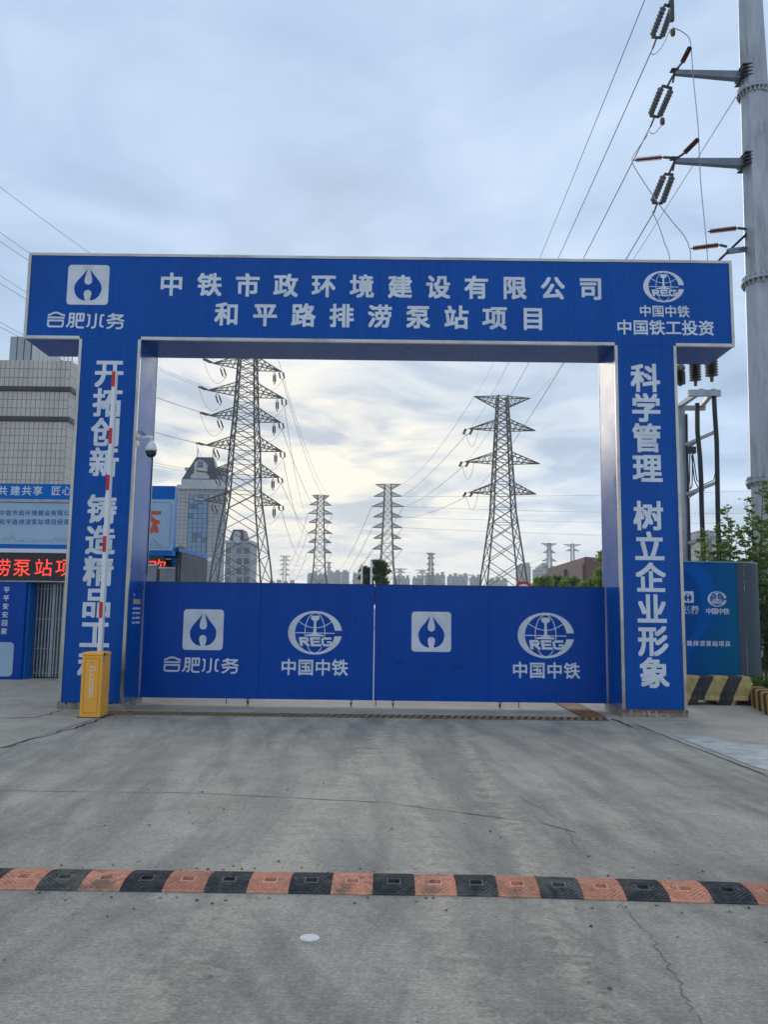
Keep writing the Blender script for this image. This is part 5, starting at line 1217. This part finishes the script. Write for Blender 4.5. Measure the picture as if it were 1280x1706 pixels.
q=at(341,935,60); sl=thing('street_lamp','small white lamp head on a post before the mansard tower','street lamp',(q.x-0.5,60,0))
mb=MB(); mb.tube([(q.x-0.5,60,0),(q.x-0.5,60,q.z)],0.06,8); mb.build('post',M['galv'],sl); mb=MB(); mb.cbox(q.x-0.6,q.x+0.45,59.8,60.2,q.z,q.z+0.22,0.05); mb.build('lamp_head',M['white'],sl)

# ------------------------------------------------------------------ trees and shrubs
def leaf_mat(name,col):
    mt,nt,bs=new_mat(name); n=noise_n(nt,coords(nt),1.6,3); n2=noise_n(nt,coords(nt),9,2)
    c=ramp_n(nt,math_n(nt,'ADD',math_n(nt,'MULTIPLY',n,0.6),math_n(nt,'MULTIPLY',n2,0.4)),[(0.35,tuple(x*0.6 for x in col)),(0.65,tuple(x*1.35 for x in col))])
    nt.links.new(c,bs.inputs['Base Color']); bs.inputs['Roughness'].default_value=0.5
    tr=nd(nt,'ShaderNodeBsdfTranslucent'); nt.links.new(c,tr.inputs[0]); mx=nd(nt,'ShaderNodeMixShader'); mx.inputs[0].default_value=0.55
    nt.links.new(bs.outputs[0],mx.inputs[1]); nt.links.new(tr.outputs[0],mx.inputs[2]); nt.links.new(mx.outputs[0],nt.nodes['Material Output'].inputs[0]); return mt
M['leaf']=leaf_mat('fresh green leaf',(0.18,0.27,0.045)); M['leaf_dark']=leaf_mat('dark green leaf',(0.07,0.13,0.035)); M['bark']=simple('bark',(0.09,0.07,0.05),0.9,0,0.3,6,0.3)
def leaf(mb,p,d,size,rg):
    d=d.normalized(); s_=d.cross(Vector((rg.gauss(0,1),rg.gauss(0,1),rg.gauss(0,1)))).normalized(); n=d.cross(s_)
    w=size*0.30; k=n*size*rg.uniform(-0.12,0.12)
    mb.add([p,p+d*size*0.45+s_*w+k,p+d*size-k*0.5,p+d*size*0.45-s_*w+k],[(0,1,2),(0,2,3)])
def shrub(name,label,cat,base,shoots,leaf_size,mat,seed,group=None,density=1.0):
    """upright shoots with alternate leaves: shoots = [(top point, lean)]"""
    rg=random.Random(seed); root=thing(name,label,cat,base,group); st=MB(); lf=MB()
    for top in shoots:
        a=Vector(base)+Vector((rg.uniform(-0.15,0.15),rg.uniform(-0.15,0.15),0)); b=Vector(top); n=12; P=[]
        mid=a.lerp(b,0.5)+Vector((rg.uniform(-0.2,0.2),rg.uniform(-0.2,0.2),0))
        for i in range(n+1): t=i/n; P.append(a*(1-t)**2+mid*2*t*(1-t)+b*t*t)
        st.tube(P,[0.028*(1-0.85*i/n) for i in range(n+1)],6)
        L_=(b-a).length
        k=int(L_*15*density)
        for i in range(k):
            t=0.25+0.75*(i+rg.random())/k; j=min(n-1,int(t*n)); p=P[j].lerp(P[j+1],t*n-j)
            an=rg.uniform(0,6.28); d=Vector((math.cos(an),math.sin(an),rg.uniform(0.1,0.9))); tl=rg.uniform(0.15,0.5)*(1.15-t)+0.05
            tw=[p,p+d*tl*0.5,p+d*tl+Vector((0,0,-0.06*tl))]; st.tube(tw,[0.008,0.006,0.003],4,False)
            for m_ in range(int(tl*46)+5):
                u=rg.uniform(0.2,1.0); q=p.lerp(tw[2],u); dd=Vector((d.x+rg.gauss(0,0.7),d.y+rg.gauss(0,0.7),rg.uniform(-0.6,0.5))); leaf(lf,q,dd,leaf_size*rg.uniform(0.6,1.25),rg)
        for m_ in range(10): leaf(lf,b+Vector((rg.gauss(0,0.04),rg.gauss(0,0.04),rg.uniform(-0.2,0.05))),Vector((rg.gauss(0,1),rg.gauss(0,1),rg.uniform(0,1.2))),leaf_size*0.8,rg)
    st.build('stems',M['bark'],root,fix=False); lf.build('foliage',M[mat],root,fix=False); return root
def tops(lst,Y): return [at(x,y,Y+dy) for x,y,dy in lst]
b=gnd(1215,1120); 
def gb_(px,Y): q=at(px,1015,Y); return (q.x,Y,0.0)
shrub('young_tree','small leafy shoot growing beside the cable terminal column','tree',gb_(1176,16.4),tops([(1168,885,0),(1180,902,0.2),(1172,910,-0.2)],16.4),0.085,'leaf',11,'young trees behind the printed hoarding',0.8)
shrub('young_tree','middle leafy young tree above the printed hoarding','tree',gb_(1212,16.8),tops([(1212,845,0),(1200,872,0.2),(1222,870,-0.2),(1232,880,0.3),(1205,905,0)],16.8),0.088,'leaf',12,'young trees behind the printed hoarding',0.8)
shrub('young_tree','tallest leafy young tree in front of the steel pole at the right edge','tree',gb_(1262,17.2),tops([(1272,806,0),(1244,832,0.2),(1285,820,-0.2),(1256,862,0.3),(1240,880,0),(1270,870,-0.3),(1290,850,0.4)],17.2),0.09,'leaf',13,'young trees behind the printed hoarding',0.8)
shrub('creeper','dark weedy shrub against the right end of the hoarding','plant',gb_(1285,15.6),tops([(1278,960,0),(1270,1000,0.1),(1284,1020,0),(1275,1050,0.1),(1290,940,0)],15.6),0.09,'leaf_dark',14,None,0.7)
shrub('grass_tuft','tuft of green weeds behind the striped blocks','plant',gb_(1272,14.75),tops([(1262,1135,0),(1272,1128,0.1),(1280,1134,0)],14.75),0.10,'leaf',15,None,1.6)
def crown_tree(label,px,py,Y,rx,rz,seed,mat,n,ls,name='broadleaf_tree',group='trees beyond the gate'):
    rg=random.Random(seed); top=at(px,py,Y); base=Vector((top.x,Y,0)); H=top.z; root=thing(name,label,'tree',base,group); st=MB(); lf=MB()
    st.tube([base,base+Vector((0.05,0,H*0.4)),base+Vector((0.0,0.1,H*0.85))],[0.09+H*0.012,0.07+H*0.006,0.02],8)
    cl=[]
    for i in range(26):
        a=rg.uniform(0,6.28); u=rg.uniform(-1,1); rr=(1-u*u)**0.5*rg.uniform(0.35,1.0); c_=Vector((base.x+rx*rr*math.cos(a),Y+rx*0.8*rr*math.sin(a),H-rz+rz*u*0.92)); cl.append(c_)
        st.tube([base+Vector((0,0,min(c_.z*0.75,H*0.6))),c_.lerp(base+Vector((0,0,c_.z)),0.4),c_],[0.05,0.03,0.012],5,False)
    for c_ in cl:
        s_=rg.uniform(0.20,0.38)*min(rx,rz)
        for k in range(n//26):
            v=Vector((rg.gauss(0,1),rg.gauss(0,1),rg.gauss(0,1))).normalized()*s_*rg.uniform(0.3,1.15); v.z*=0.8; leaf(lf,c_+v,v+Vector((rg.gauss(0,0.4),rg.gauss(0,0.4),rg.gauss(0,0.4)))*s_,ls*rg.uniform(0.6,1.3),rg)
    st.build('trunk',M['bark'],root,fix=False); lf.build('crown',M[mat],root,fix=False)
crown_tree('leafy tree behind the gate seam between the mid-distance pylons',628,934,58,0.85,1.5,21,'leaf_dark',3200,0.22)
crown_tree('thin leafy tree left of the white posts behind the gate',607,943,58,0.4,1.3,22,'leaf_dark',1200,0.22)
crown_tree('round bush at the left corner of the brown shed',905,961,60,1.0,1.1,23,'leaf',3200,0.20)
crown_tree('dark bush second from the left before the brown shed',925,959,64,1.1,1.3,24,'leaf_dark',3200,0.22)
crown_tree('pale green bush in the middle before the brown shed',955,962,58,1.0,1.1,25,'leaf',3600,0.20)
crown_tree('pale green bush nearest the right pillar before the brown shed',986,965,56,0.9,1.0,26,'leaf',3200,0.20)
crown_tree('taller tree half hidden by the right pillar beside the brown shed',1006,917,50,0.75,2.2,27,'leaf',2600,0.2)
crown_tree('pale shrub growing beside the ribbed hoarding',297,906,30,0.28,0.7,28,'leaf',900,0.12)
crown_tree('small shrub over the blue capping of the ribbed hoarding',318,925,34,0.35,0.5,29,'leaf',900,0.12)
crown_tree('low shrub behind the end of the ribbed hoarding',333,962,33,0.35,0.4,30,'leaf',800,0.12)

# ------------------------------------------------------------------ haze
mt=bpy.data.materials.new('thin evening haze'); mt.use_nodes=True; nt=mt.node_tree; nt.nodes.clear()
o_=nt.nodes.new('ShaderNodeOutputMaterial'); pv=nt.nodes.new('ShaderNodeVolumePrincipled'); pv.inputs['Color'].default_value=(0.86,0.90,0.96,1); pv.inputs['Density'].default_value=0.00036; pv.inputs['Anisotropy'].default_value=0.3
nt.links.new(pv.outputs[0],o_.inputs['Volume'])
mb=MB(); mb.box(-1200,1200,-70,1300,-1.0,75.0); hz=mb.build('haze',mt); tag(hz,kind='stuff')
